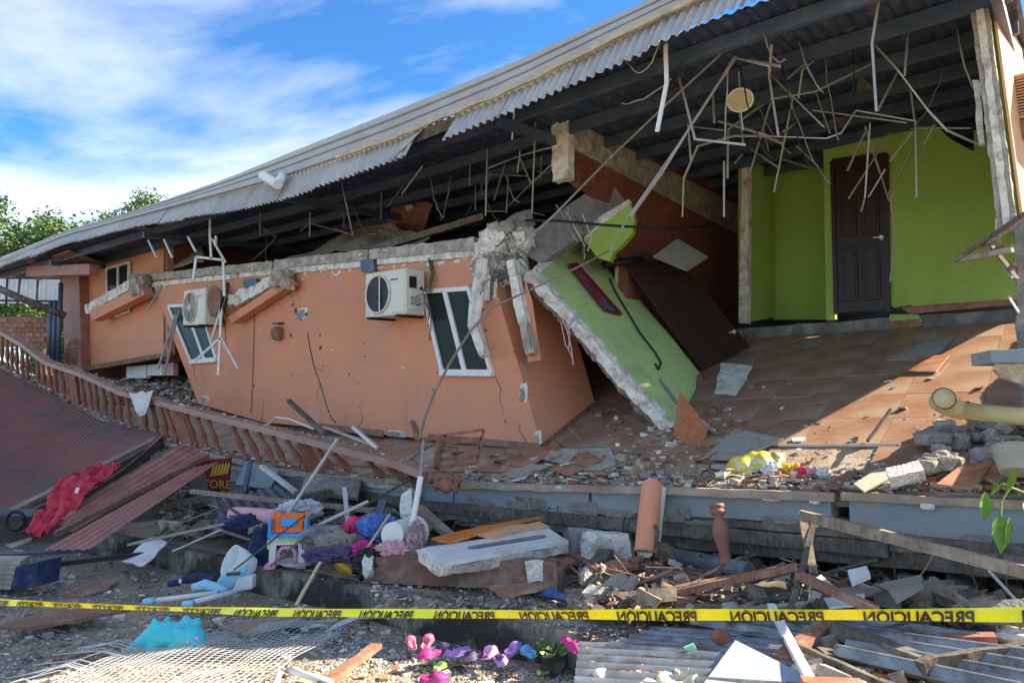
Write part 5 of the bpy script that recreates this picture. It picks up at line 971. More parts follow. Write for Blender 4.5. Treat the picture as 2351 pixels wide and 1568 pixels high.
# right hand timbers
timber('timber', (1838, 1182), (2380, 1318), 4.75, 3.9, .05, .065, wood, 'long pale timber slanting down across the blue beam at right')
timber('timber', (1840, 1180), (1868, 1320), 4.9, 4.5, .05, .04, wood, 'short upright timber below the break in the slab edge')
timber('timber', (1872, 1190), (1812, 1420), 4.85, 4.2, .035, .035, wood_d, 'thin dark stick leaning under the slab break')
timber('timber', (1370, 1388), (1815, 1305), 4.8, 4.6, .05, .05, wood_r, 'long reddish timber slanting over the rubble above the tape')
timber('timber', (1540, 1362), (1830, 1300), 4.7, 4.5, .04, .04, wood_r, 'thinner reddish timber just below the long reddish one')
timber('timber', (1832, 1320), (2010, 1400), 4.4, 3.9, .05, .045, wood_r, 'reddish timber falling right towards the tape')
timber('timber', (1868, 1310), (1838, 1405), 4.6, 4.3, .04, .03, wood_d, 'dark stick beside the upright timber')
timber('timber', (2140, 1330), (2230, 1395), 4.3, 4.0, .04, .03, wood, 'pale batten leaning in the dark void at right')
timber('timber', (2195, 1400), (2270, 1372), 4.0, 4.1, .04, .03, wood, 'short pale batten crossing the leaning batten')
timber('timber', (2270, 1310), (2345, 1390), 4.3, 4.0, .012, .012, galv, 'thin wire rod in the dark void at far right', 'rod', .001)
board('block_board', [(2225, 1385), (2360, 1372), (2360, 1420), (2225, 1408)], (4.0, 3.9, 3.8, 3.95), .06, concrete_d, 'mossy grey slab piece at the right edge above the tape', 'slab piece', jg=.01)
for i, (px, Y, m, lab) in enumerate((
    ([(1945, 1308), (1990, 1298), (1998, 1318), (1955, 1336)], (4.5, 4.5, 4.4, 4.4), board_w, 'white box with print lying in the rubble'),
    ([(2035, 1350), (2110, 1322), (2120, 1345), (2058, 1380)], (4.4, 4.5, 4.3, 4.2), board_g, 'grey square board tilted in the dark rubble'),
    ([(1978, 1352), (2035, 1335), (2115, 1318), (2120, 1330), (2040, 1350), (1980, 1366)], (4.5, 4.55, 4.6, 4.5, 4.45, 4.4), board_g, 'long folded carton above the grey square board'),
    ([(1890, 1372), (1985, 1362), (1980, 1385), (1905, 1392)], (4.4, 4.4, 4.2, 4.2), board_w, 'white flat sheet above the tape beside the baluster stump'),
    ([(1900, 1350), (1985, 1344), (1985, 1360), (1910, 1368)], (4.55, 4.55, 4.4, 4.4), board_g, 'grey carton behind the white flat sheet'),
    ([(1870, 1328), (1885, 1318), (1912, 1342), (1890, 1350)], (4.6, 4.65, 4.5, 4.5), board_w, 'small white packet with blue print in the rubble'),
    ([(1455, 1322), (1540, 1300), (1612, 1326), (1525, 1350)], (5.3, 5.5, 5.2, 5.0), loose_tile, 'upturned tile with red mortar stripe before the slab'),
    ([(2120, 1332), (2190, 1330), (2200, 1385), (2080, 1390)], (4.7, 4.7, 4.5, 4.5), concrete_d, 'dark slab fragment in the void at right'),
    ([(1700, 1345), (1800, 1330), (1815, 1372), (1720, 1385)], (4.8, 4.8, 4.5, 4.5), wood_d, 'dark flat board under the reddish timbers'),
    ([(1610, 1352), (1700, 1340), (1690, 1375), (1620, 1384)], (5.0, 5.0, 4.7, 4.7), board_g, 'dusty board fragment left of the dark flat board'))):
    board('rubble_board', px, Y, .03 if i in (0, 4) else .015, m, lab, 'board')
pj = obj('blue_column', MB().lathe(P(1535, 1275, 5.9), P(1720, 1312, 5.2), [(0, .05), (.02, .06), (.16, .065), (.17, .068), (1, .068)], 16, 0), [mat('slate_paint', (.105, .125, .135), .9, .35, 6, .5, dirt=(.22, .20, .17), dscale=5)], label='slate blue round column lying under the slab edge', cat='column', smooth=False)
obj('bare_end', MB().lathe(P(1518, 1256, 6.0), P(1560, 1290, 5.78), [(0, .05), (.2, .066), (1, .07)], 14), wood, pj)
# zinc roofing sheets at lower right
sheet4('roofing_sheet', [(1330, 1480), (1315, 1600), (1900, 1650), (1830, 1500)], (4.25, 3.45, 3.2, 3.9), zinc_blue, 'weathered zinc roofing sheet at the bottom below the tape', 'roofing sheet', .105, .030, ny=6, group='zinc roofing sheets')
sheet4('roofing_sheet', [(1500, 1445), (1380, 1490), (1960, 1560), (2060, 1478)], (4.5, 4.1, 3.5, 4.0), zinc_blue, 'weathered zinc roofing sheet crossing under the white rod', 'roofing sheet', .105, .030, ny=6, group='zinc roofing sheets')
sheet4('roofing_sheet', [(1690, 1375), (1570, 1428), (2150, 1540), (2260, 1460)], (4.75, 4.5, 3.6, 3.85), zinc_blue, 'topmost weathered zinc sheet running behind the tape', 'roofing sheet', .105, .030, ny=6, group='zinc roofing sheets')
sheet4('roofing_sheet', [(2000, 1450), (1900, 1500), (2330, 1600), (2400, 1500)], (4.0, 3.75, 3.2, 3.5), zinc_blue, 'weathered zinc sheet at the bottom right corner under charred wood', 'roofing sheet', .105, .030, ny=6, group='zinc roofing sheets')
board('white_board', [(1688, 1468), (1838, 1542), (1850, 1640), (1560, 1640)], (3.9, 3.6, 3.3, 3.35), .03, board_b, 'pale blue-white board at the bottom edge on the zinc sheets', 'board', bevel=.003)
timber('white_rod', (1770, 1390), (1880, 1600), 4.3, 3.3, .045, .03, white_p, 'white flat rod crossing under the tape on the zinc sheets', 'rod', .002)
timber('plank', (1912, 1420), (1795, 1512), 4.2, 3.75, .09, .03, wood_r, 'short brown plank on the zinc sheets right of the white rod', 'plank')
timber('burnt_beam', (1915, 1440), (2120, 1520), 4.0, 3.6, .08, .07, wood_d, 'charred beam lying over the zinc sheets', 'beam', .015)
timber('burnt_beam', (2110, 1530), (2351, 1490), 3.5, 3.6, .06, .06, wood_d, 'charred curved beam at the bottom right', 'beam', .02)
timber('maroon_plank', (2135, 1540), (2290, 1490), 3.55, 3.7, .12, .03, maroon, 'maroon plank between the charred beams at bottom right', 'plank')
timber('maroon_plank', (2165, 1480), (2290, 1480), 3.9, 3.8, .10, .11, maroon, 'maroon timber block below the white rubble at right', 'timber')
timber('thin_branch', (1800, 1470), (2080, 1590), 3.9, 3.3, .03, .03, wood_d, 'thin dark branch lying across the zinc sheets', 'branch', .01)
timber('maroon_plank', (1840, 1565), (1980, 1572), 3.4, 3.35, .08, .03, rub_r, 'red plank end at the bottom edge right of the white board', 'plank')
sp_ = [P(1822, 1285, 4.75), P(1818, 1340, 4.55), P(1830, 1420, 4.2)]
obj('twisted_wire', MB().tube(sp_, .012, 5).tube([P(1805, 1330, 4.6), P(1850, 1350, 4.4), P(1870, 1300, 4.6)], .01, 5), wood_d, label='twisted dark wire under the slab break', cat='wire')
# small things on the slab and zinc
obj('paper_bundle', MB().grid(bumpy(P(1480, 1560, 3.6), P(1590, 1535, 3.75), P(1600, 1600, 3.4), P(1470, 1610, 3.4), 0, .06, 9), 14, 12, thick=(0, 0, -.01)), mat('printed_paper', (.55, .56, .38), .8, .25, 14, .2, dirt=(.25, .33, .30), dscale=9), label='crumpled printed paper at the bottom edge beside the white board', cat='paper', smooth=True)
obj('green_scrap', MB().slab([P(x, y, 3.95) for x, y in ((1570, 1487), (1592, 1478), (1600, 1490), (1578, 1496))], (0, .01, .004)), mat('mint_plastic', (.25, .66, .33), .5, .1, 5, 0), label='mint green plastic scrap on the zinc sheet', cat='scrap')
obj('clay_pot', MB().lathe(P(1655, 1462, 4.15) - ZU * .03, P(1655, 1450, 4.1), [(0, .03), (.2, .06), (.6, .055), (.9, .03), (1, .01)], 12), rub_r, label='round reddish clay lump on the zinc sheets', cat='lump', smooth=True)
# ---------------------------------------------------------------- small household things on the porch
PO = lambda x, y: PZ(x, y, .225)
tb = PO(660, 1300); xd = V((1, .12, 0)).normalized(); yd = V((-.12, 1, 0)).normalized(); TM = frame4(tb, xd, yd, ZU)
tc_h = thing('toy_chair', 'small colourful plastic toy chair with orange back on the porch', 'toy chair', tb)
obj('front_panel', MB(TM).box((-.125, -.02, .14), .06, .05, .22).box((.125, -.02, .14), .06, .05, .22).box((0, -.02, .225), .30, .05, .07), white_p, tc_h, bevel=.008)
obj('arch', MB(TM).tube([(-.075, -.05, .02), (-.07, -.05, .13), (-.04, -.05, .17), (.04, -.05, .17), (.07, -.05, .13), (.075, -.05, .02)], .016, 8), pinkp, tc_h, smooth=True)
for s in (-1, 1):
    obj('foot', MB(TM).box((s * .13, -.05, .02), .09, .14, .04), pinkp, tc_h, bevel=.008)
    obj('side_frame', MB(TM).box((s * .155, .03, .30), .025, .16, .22), bluep, tc_h, bevel=.006); obj('side_panel', MB(TM).box((s * .157, .0, .20), .022, .12, .08), lime, tc_h, bevel=.004)
obj('seat_rim', MB(TM).box((0, -.02, .275), .33, .12, .03), bluep, tc_h, bevel=.006); obj('stripe', MB(TM).box((0, -.048, .232), .16, .012, .025), lime, tc_h, bevel=.003)
RX = Matrix.Rotation(math.radians(-28), 3, 'X'); obj('back_panel', MB(TM).box((0, .03, .37), .25, .03, .18, R=RX), orangep, tc_h, bevel=.01); obj('back_window', MB(TM).box((0, .008, .375), .13, .03, .07, R=RX), bluep, tc_h, bevel=.008)
for s in (-1, 1): obj('back_post', MB(TM).bar((s * .14, .0, .28), (s * .14, .09, .46), .03, .03), orangep, tc_h, bevel=.005)
obj('white_dish', MB().lathe(PO(760, 1300) + V((-.3, 0, 0)), PO(760, 1300) + V((-.3, 0, .05)), [(0, .08), (.3, .12), (1, .17), (.95, .16), (.4, .1)], 20), white_p, label='white plastic dish between the feet of the toy chair', cat='dish', smooth=True)
obj('cloth_roll', MB().tube([P(535, 1180, 7.2), P(560, 1184, 7.1), P(600, 1186, 7.0), P(640, 1188, 6.9)], [.07, .085, .08, .075], 14), palepink, label='rolled pale pink blanket behind the toy chair', cat='blanket', smooth=True)
def heap(name, px, Yd, r, m, label, cat, seed, flat=(1, 1, 1), wr=1):
    c = P(*px, Yd); sv = V((seed * 1.7, seed * .9, seed * 2.3))
    def fn(a, b):
        d = V((math.sin(b * math.pi) * math.cos(a * 6.28318), math.sin(b * math.pi) * math.sin(a * 6.28318), math.cos(b * math.pi))); k = 1 + .38 * noise.noise(d * 1.6 + sv)
        if wr: k += .26 * (.6 - abs(noise.noise(d * 2.6 + sv)) * 2.4) + .17 * (.6 - abs(noise.noise(d * 5.5 + sv)) * 2.4) + .07 * (.6 - abs(noise.noise(d * 11 + sv)) * 2.4)
        return c + V((d.x * flat[0], d.y * flat[1], d.z * flat[2])) * r * k
    o = MB().grid(fn, 70, 44)
    return obj(name, o, m, label=label, cat=cat, smooth=True)
heap('clothes', (560, 1208), 6.9, .16, navy, 'dark patterned cloth in front of the pink blanket', 'cloth', 1, (1, .6, .6)); heap('clothes', (525, 1210), 7.0, .11, violet_d, 'small dark bundle at the left of the blanket', 'cloth', 2, (1.2, .7, .7))
heap('clothes', (605, 1265), 6.6, .16, navy, 'black cloth bundle left of the toy chair', 'cloth', 3, (.8, .6, 1.1)); heap('felt_hat', (820, 1218), 6.6, .14, hotpink, 'hot pink felt hat in the heap of clothes', 'hat', 4, (.95, .8, .7))
heap('clothes', (868, 1224), 6.5, .17, bluecloth, 'blue patterned cloth bundle beside the pink hat', 'cloth', 5, (1, .7, .8)); heap('clothes', (780, 1250), 6.3, .15, mat('mixed_cloth', (.30, .26, .20), .9, .5, 9, .4, dirt=(.08, .07, .12), dscale=9), 'striped brown and violet cloth heap before the hat', 'cloth', 6, (1.3, .7, .6))
heap('clothes', (738, 1235), 6.5, .14, mat('grey_cloth', (.22, .21, .22), .9, .5, 12, .4), 'grey white cloth heap right of the toy chair', 'cloth', 7, (1.3, .7, .7)); heap('clothes', (745, 1275), 6.2, .13, violet_d, 'dark violet knitted cloth at the front of the heap', 'cloth', 8, (1.3, .6, .45))
heap('clothes', (800, 1272), 6.15, .11, violet_d, 'violet black cloth before the pink ball', 'cloth', 18, (1.2, .6, .6)); heap('rag', (955, 1240), 6.0, .11, mat('rope_cloth', (.35, .24, .25), .95, .4, 14, .5), 'frayed pinkish net hanging beside the grey panel', 'net', 9, (.6, .6, 1.3))
heap('pink_ball', (832, 1262), 6.1, .075, magenta, 'small magenta ball in the heap of clothes', 'ball', 10); heap('clothes', (905, 1262), 6.0, .11, palepink, 'white and pink cloth under the tipped bucket', 'cloth', 11, (1.3, .6, .6))
heap('clothes', (690, 1170), 7.2, .15, mat('floral_cloth', (.52, .50, .52), .9, .35, 16, .3), 'white floral cloth behind the toy chair', 'cloth', 12, (1.3, .6, .6)); heap('black_bag', (845, 1295), 5.95, .13, black_m, 'black bag behind the yellow lid', 'bag', 13, (.9, .6, .8))
bk = thing('tipped_bucket', 'white plastic bucket tipped on its side with yellow inside', 'bucket', PO(925, 1270)); a_, b_ = P(900, 1228, 6.1), P(950, 1222, 6.45)
obj('bucket_wall', MB().lathe(a_, b_, [(0, .10), (0, .105), (.95, .145), (1, .15), (1, .135), (.2, .1)], 22), white_p, bk, smooth=False); obj('inner_cloth', MB().rock(P(940, 1212, 6.3), (.12, .08, .07), 3), yellow, bk)
obj('yellow_lid', MB().lathe(PO(792, 1315), PO(792, 1315) + V((.02, .02, .03)), [(0, .11), (.5, .13), (1, .12), (.9, .1), (.8, .06), (1.2, .05), (1.2, .0)], 22), yellow, label='round yellow plastic lid lying on the porch edge', cat='lid', smooth=False)
# blue and white child's seat broken on the gravel below the kerb
cs = thing('child_seat', 'broken light blue and white child seat with pole legs on the gravel', 'child seat', PZ(520, 1370, 0))
bl = lambda pts, Y: [P(x, y, Y) for x, y in pts]
obj('seat_back', MB().slab(bl([(538, 1300), (556, 1302), (560, 1318), (520, 1362), (482, 1358), (506, 1318)], 6.15), V((.03, .06, .03))), babyblue, cs, bevel=.02)
ctr = P(562, 1295, 6.3); obj('seat_shell', MB().lathe(ctr + V((.06, .05, -.05)), ctr + V((-.10, -.08, .05)), [(0, .04), (.1, .09), (.6, .125), (1, .135), (.98, .12), (.6, .11), (.15, .07)], 20), white_p, cs, smooth=True)
obj('seat_base', MB().slab(bl([(545, 1325), (580, 1322), (578, 1352), (530, 1360)], 6.15), V((0, .1, 0))), white_p, cs, bevel=.01)
for a, b, y0, y1 in (((330, 1382), (500, 1360), 5.75, 5.95), ((420, 1388), (540, 1358), 5.6, 5.95), ((388, 1340), (470, 1322), 6.3, 6.3)):
    obj('leg', MB().tube([P(*a, y0), P(*b, y1)], .02, 10), white_p, cs, smooth=True); obj('leg_cap', MB().tube([P(*a, y0) , P(a[0] + 24, a[1] - 3.5, y0)], .027, 10), babyblue if y0 < 6 else navy, cs, smooth=True)
obj('arm', MB().tube([P(440, 1350, 5.95), P(470, 1342, 6.0), P(500, 1350, 6.0), P(520, 1358, 6.0)], [.03, .045, .04, .03], 8), babyblue, cs, smooth=True); obj('strap', MB().tube([P(420, 1332, 6.3), P(455, 1324, 6.3), P(490, 1330, 6.25)], [.03, .045, .03], 8), navy, cs, smooth=True); obj('bolt', MB().tube([P(520, 1318, 6.05), P(552, 1316, 6.1)], .015, 8), wood_d, cs)
obj('tin_sheet', MB().grid(bumpy(P(278, 1288, 6.9), P(330, 1300, 6.6), P(382, 1245, 7.2), P(345, 1232, 7.4), 0, .015, 6), 8, 10, thick=(0, .01, -.01)), board_w, label='bent pale sheet leaning on the kerb at left', cat='sheet', smooth=True)
# left edge things
sw = thing('stacked_cushions', 'stack of ribbed grey mats beside a dark box at the left edge', 'mats', PZ(0, 1352, 0))
for k in range(6): obj('mat', MB().rough([P(x, y - k * 11, d) for x, y, d in ((-60, 1352, 6.5), (30 + k * 3, 1352, 6.35), (60 + k * 2, 1340, 6.7), (-60, 1340, 6.9))] + [P(x, y - 10 - k * 11, d) for x, y, d in ((-60, 1352, 6.5), (30 + k * 3, 1352, 6.35), (60 + k * 2, 1340, 6.7), (-60, 1340, 6.9))], (6, 4, 2), .008), board_g, sw)
obj('dark_box', MB().slab([P(x, y, 6.3) for x, y in ((35, 1302), (88, 1290), (80, 1348), (22, 1356))], V((.05, .25, 0))), navy, label='dark blue box beside the ribbed mats at the left edge', cat='box', bevel=.006)
timber('metal_rail', (-20, 1276), (250, 1262), 6.9, 7.1, .04, .03, steel, 'dark metal rail lying on the gravel at left, upper one', 'rail', .002); timber('metal_rail', (60, 1303), (330, 1272), 6.6, 7.0, .05, .04, black_m, 'black metal rail lying on the gravel at left, lower one', 'rail', .002)
board('flat_wood', [(140, 1368), (215, 1336), (270, 1330), (250, 1350), (190, 1368)], (6.3, 6.7, 6.7, 6.5, 6.3), .02, wood_r, 'flat reddish board lying on the gravel left of the child seat', 'board', jg=.01)
board('flat_wood', [(-10, 1438), (110, 1398), (300, 1398), (180, 1420), (60, 1440)], (5.15, 5.6, 5.6, 5.35, 5.15), .02, wood_r, 'long reddish board behind the tape at the left edge', 'board', jg=.008)
board('flat_wood', [(500, 1440), (545, 1425), (700, 1408), (690, 1425), (560, 1455)], (5.2, 5.35, 5.5, 5.3, 5.0), .02, wood, 'pale plank piece behind the turquoise toy', 'board', jg=.008)
timber('plank', (866, 1482), (735, 1575), 4.75, 4.0, .07, .03, wood_r, 'brown plank slanting on the gravel at the bottom centre', 'plank')
obj('white_tube', MB().tube([P(632, 1580, 4.0), P(640, 1545, 4.2), P(665, 1538, 4.25), P(700, 1548, 4.15), P(760, 1566, 4.0)], .018, 10), white_p, label='white bent tube at the bottom edge', cat='tube', smooth=True)
obj('wheel', MB().tube([P(35, 1195, 8.0) + V((math.cos(k * .45) * .10, 0, math.sin(k * .45) * .10)) for k in range(15)], .02, 8), black_m, label='small black wheel under the maroon roof at left', cat='wheel', smooth=True)
board('flat_wood', [(12, 1250), (75, 1232), (70, 1242), (28, 1258)], (7.2, 7.5, 7.4, 7.1), .01, wood, 'small pale wood chip below the red cloth', 'board')
# inflatable turquoise dinosaur toy
c0 = PZ(385, 1500, 0) + ZU * .115; sx = (PZ(475, 1492, 0) - PZ(295, 1492, 0)).length / 2
def ell(mm, c, r, seg=(16, 10)): mm.grid(lambda a, b: V(c) + V((r[0] * math.sin(b * math.pi) * math.cos(a * 6.2832), r[1] * math.sin(b * math.pi) * math.sin(a * 6.2832), r[2] * math.cos(b * math.pi))), *seg)
mm = MB(); S_ = sx / .30
ell(mm, c0 + V((-.01, 0, .0)) * S_, (.18 * S_, .12 * S_, .105 * S_)); ell(mm, c0 + V((.17, -.04, -.01)) * S_, (.125 * S_, .11 * S_, .10 * S_))
ell(mm, c0 + V((.24, -.07, -.04)) * S_, (.07 * S_, .08 * S_, .075 * S_)); mm.tube([c0 + V((-.08, 0, .0)) * S_, c0 + V((-.2, -.02, -.06)) * S_, c0 + V((-.31, -.03, -.10)) * S_], [.11 * S_, .06 * S_, .012 * S_], 12)
for p, r in (((-.1, -.02, .105), .028), ((-.05, .08, .09), .028), ((.12, .02, .10), .04), ((.20, .03, .085), .036), ((.12, -.1, .05), .045), ((.10, -.12, -.06), .045), ((-.08, -.1, -.07), .04)): ell(mm, c0 + V(p) * S_, (r * S_, r * S_, r * 1.25 * S_), (10, 7))
dn = obj('toy_dinosaur', mm, teal, label='turquoise inflatable toy dinosaur lying on its side on the gravel', cat='toy', smooth=True)
rm = dn.modifiers.new('r', 'REMESH'); rm.mode = 'VOXEL'; rm.voxel_size = .011; rm.use_smooth_shade = True; sm = dn.modifiers.new('s', 'SMOOTH'); sm.iterations = 6; sm.factor = .6
for k in range(4): obj('spike', MB().rock(c0 + V((-.30 + k * .035, -.075 - k * .012, -.085 + k * .008)) * S_, .011 * S_, k), board_w, dn)
for p in ((.21, -.145, .0), (.27, -.13, .02)): obj('eye', MB().rock(c0 + V(p) * S_, (.016 * S_, .01 * S_, .018 * S_), 2), pinkp, dn); 
for p in ((.265, -.142, -.035), (.22, -.15, -.05)): obj('nostril', MB().rock(c0 + V(p) * S_, (.008, .006, .008), 2), black_m, dn)
# white wire mesh
mm = MB(); MA, MBb, MC, MD = PZ(95, 1590, .03), PZ(560, 1600, .03), PZ(850, 1425, .05), PZ(330, 1478, .04)
def mesh_pt(u, v):
    q = (MA * (1 - u) + MBb * u) * (1 - v) + (MD * (1 - u) + MC * u) * v
    return q + V((noise.noise(q * 2) * .06, noise.noise(q * 2 + V((4, 4, 4))) * .06, .03 + abs(noise.noise(q * 1.6 + V((1, 7, 2)))) * .05 + noise.noise(q * 6) * .012))
for k in range(30): mm.tube([mesh_pt(k / 29, j / 22) for j in range(23) if not (k > 22 and j > 17 and random.random() < .3)], .0017, 4, caps=False)
for k in range(34):
    v = k / 33; hi = 1 if v < .75 else random.uniform(.6, 1); mm.tube([mesh_pt(j / 20 * hi, v) for j in range(21)], .0017, 4, caps=False)
for k in range(14):
    a = mesh_pt(random.uniform(0, .1), random.random()); mm.tube([a, a + V((-.15, .02, .03)), a + V((-.3 - .2 * random.random(), random.uniform(-.1, .1), -.02))], .003, 4)
for k in range(12):
    a = mesh_pt(.9, .75 + .02 * k); mm.tube([a, a + V((.2, .12, .06)), a + V((.45, .25 + .02 * k, .03))], .003, 4)
obj('wire_mesh', mm, galv, label='crumpled white wire mesh spread on the ground beside the dinosaur', cat='wire mesh')
# shoes
def clog(px, Y, L_, yaw, roll, m, label, up=0., holes=True, tilt=0.):
    n, k = 14, 12; wv = [.55, .72, .78, .76, .72, .72, .78, .86, .92, .95, .92, .82, .62, .34, .05]
    hv = [.30, .32, .30, .28, .27, .28, .36, .44, .46, .44, .40, .34, .27, .2, .1]
    R = Matrix.Rotation(yaw, 3, 'Z') @ Matrix.Rotation(roll, 3, 'X') @ Matrix.Rotation(tilt, 3, 'Y'); c = P(*px, Y)
    def outer(a, b):
        i = a * n; j = int(min(n - 1, i)); f = i - j; w_ = (wv[j] * (1 - f) + wv[j + 1] * f) * .27 * L_; h_ = .62 * (hv[j] * (1 - f) + hv[j + 1] * f) * L_
        th = b * math.pi; x = (a - .5) * L_; y = math.cos(th) * w_; z = math.sin(th) ** .6 * h_ if math.sin(th) > 0 else 0
        if a < .46 and .22 < b < .78:
            y *= .86; z = .05 * L_ if .3 < b < .7 else z * .8
        return c + R @ V((x, y, z))
    mm = MB().grid(outer, 28, 16)
    mm.slab([c + R @ V((((i / n) - .5) * L_ * 1.02, wv[i] * .28 * L_ * s, 0)) for s, rng in ((1, range(n + 1)), (-1, range(n, -1, -1))) for i in rng], R @ V((0, 0, -.06 * L_)))
    o = obj('clog', mm, m, label=label, cat='shoe', group='rubber clogs scattered on the gravel', smooth=True)
    if holes:
        for hx, hy in ((.10, -.06), (.10, .06), (.18, 0), (.24, -.07), (.24, .07), (.30, 0)):
            a = hx + .5; b = .5 + hy * 2.2; p = outer(a, b); obj('hole', MB().rock(p, .012 * L_ / .2, 3), black_m, o)
    return o
G5 = lambda x, y: 2640 / (y - 940) * 1.0
for k_, ((x, y), yaw, roll, m, lab, L_, tilt) in enumerate((
    ((944, 1474), 1.9, .0, pink, 'coral pink shoe standing left of its pair', .13, -.35), ((982, 1472), 1.3, .0, pink, 'coral pink shoe standing right of its pair', .14, -.45),
    ((984, 1504), -2.5, .15, magenta, 'magenta clog seen from behind at the left of the row', .16, 0), ((1014, 1492), .5, .1, violet_d, 'dark violet clog with pink strap in the row', .16, 0), ((1050, 1498), -2.8, -.1, purple, 'purple clog in the middle of the row', .17, 0),
    ((1086, 1510), -2.2, .3, violet_d, 'dark open clog left of the pink perforated one', .16, 0), ((1124, 1500), 1.2, -.2, pinkp, 'pink perforated clog in the row', .17, 0), ((1150, 1516), -1.2, .5, purple, 'lilac clog right of the pink perforated one', .14, 0),
    ((1180, 1490), .9, .2, purple, 'lilac clog standing on its heel near the kerb', .15, -.25), ((1212, 1496), 2.2, -.3, sky_r, 'sky blue and pink clog near the kerb', .14, -.1), ((1316, 1488), -.8, -.5, magenta, 'magenta perforated slipper leaning on the kerb', .19, .35),
    ((998, 1560), .05, 0, magenta, 'magenta shoe lying at the bottom edge', .17, 0))):
    pass
    clog((x, y), 4.38 if 'slipper' in lab else G5(x, y + 12) if y < 1540 else 4.25, L_, yaw, roll, m, lab, tilt=tilt, holes='perforated' in lab or 'middle' in lab)
clog((1272, 1370), 5.25, .2, 2.6, .5, bluecloth, 'blue shoe lying on the porch below the brown panel', holes=False)
clog((1012, 1530), 4.5, .11, 1.0, 0, lime, 'lime yellow child shoe in front of the row', holes=False)
# plant pot by the kerb
pp_ = thing('uprooted_plant', 'small uprooted green plant beside the magenta slipper', 'plant', PZ(1275, 1540, 0)); b0 = PZ(1272, 1535, .02)
obj('root_ball', MB().rock(b0 + ZU * .05, (.10, .09, .07), 3), mat('dark_soil', (.035, .04, .03), .95, .3, 9, .8, 30), pp_)
mm = MB()
for k in range(26):
    an = random.uniform(0, 6.28); d = V((math.cos(an), math.sin(an), random.uniform(.2, 1.2))).normalized(); s = random.uniform(.05, .10); o_ = b0 + ZU * .08 + d * .05; sd = d.orthogonal().normalized() * s * .22
    mm.add([o_, o_ + d * s * .5 + sd, o_ + d * s, o_ + d * s * .5 - sd], [(0, 1, 2, 3)])
obj('leaves', mm, leaf_b, pp_)
# leafy twig at the right edge
tw = thing('leafy_twig', 'fresh green leaves on a twig at the right edge', 'twig', P(2300, 1170, 3.0))
obj('stem', MB().tube([P(2420, 1160, 3.1), P(2350, 1130, 3.05), P(2300, 1110, 3.0), P(2275, 1135, 3.0)], .005, 6).tube([P(2320, 1118, 3.0), P(2300, 1150, 2.98), P(2298, 1185, 2.95)], .004, 6).tube([P(2310, 1113, 3.0), P(2325, 1090, 3.0)], .003, 6), leaf_c, tw)
for a, b, w_ in (((2262, 1128), (2258, 1200), 16), ((2294, 1180), (2297, 1272), 22), ((2318, 1186), (2308, 1245), 9), ((2308, 1128), (2330, 1072), 9), ((2349, 1150), (2365, 1190), 12), ((2275, 1125), (2290, 1105), 7)):
    p0, p1 = P(*a, 3.0), P(*b, 2.95); d = p1 - p0; sd = d.normalized().cross(V((0.2, 1, 0)).normalized()) * (w_ / 1650 * 3.0); nn = V((0, -1, 0)) * .012
    obj('leaf', MB().add([p0, p0 + d * .25 + sd * .9 + nn, p0 + d * .55 + sd + nn, p1, p0 + d * .55 - sd + nn, p0 + d * .25 - sd * .9 + nn, p0 + d * .3, p0 + d * .6], [(0, 1, 6), (1, 2, 7, 6), (2, 3, 7), (3, 4, 7), (4, 5, 6, 7), (5, 0, 6)]), leaf_c, tw, smooth=True)
# yellow bag and flowers on the slab edge
obj('flower_bag', MB().grid(lambda a, b: (lambda q: q + V((0, 0, .10 * math.sin(a * math.pi) * math.sin(b * math.pi))) + V((noise.noise(q * 9), noise.noise(q * 9 + V((3, 3, 3))), noise.noise(q * 11 + V((7, 1, 1))))) * .035)(PF(1640 + a * 165, 1100 - a * 30).lerp(PF(1665 + a * 140, 1062 - a * 20), b)), 26, 14), mat('yellow_print_bag', (.66, .62, .42), .6, .2, 9, .3, dirt=(.62, .47, .03), dscale=11, dlo=.45, dhi=.52), label='crumpled white and yellow printed bag on the slab edge', cat='bag', smooth=True)
for k, (x, y, m, lab) in enumerate(((1770, 1082, board_w, 'white carton beside the yellow bag'), (1812, 1078, yellow, 'yellow paper flower right of the bag'), (1830, 1080, yellow, 'second yellow paper flower right of the bag'), (1842, 1085, hotpink, 'pink paper flower beside the yellow flowers'), (1862, 1085, palepink, 'pale pink paper flower at the end of the row'), (1890, 1088, board_w, 'crumpled white paper right of the flowers'))):
    heap('flower' if k in (1, 2, 3, 4) else 'paper_scrap', (x, y), PF(x, y).y - .02, .045 if k else .07, m, lab, 'flower' if k in (1, 2, 3, 4) else 'paper', 30 + k)
# white bucket at right edge
obj('bucket', MB().lathe(P(2335, 1085, 4.3), P(2330, 1030, 4.35), [(0, .09), (.95, .12), (1, .13), (1, .115), (.2, .09)], 20), board_g, label='dusty grey bucket at the right edge on the rubble', cat='bucket', smooth=False)
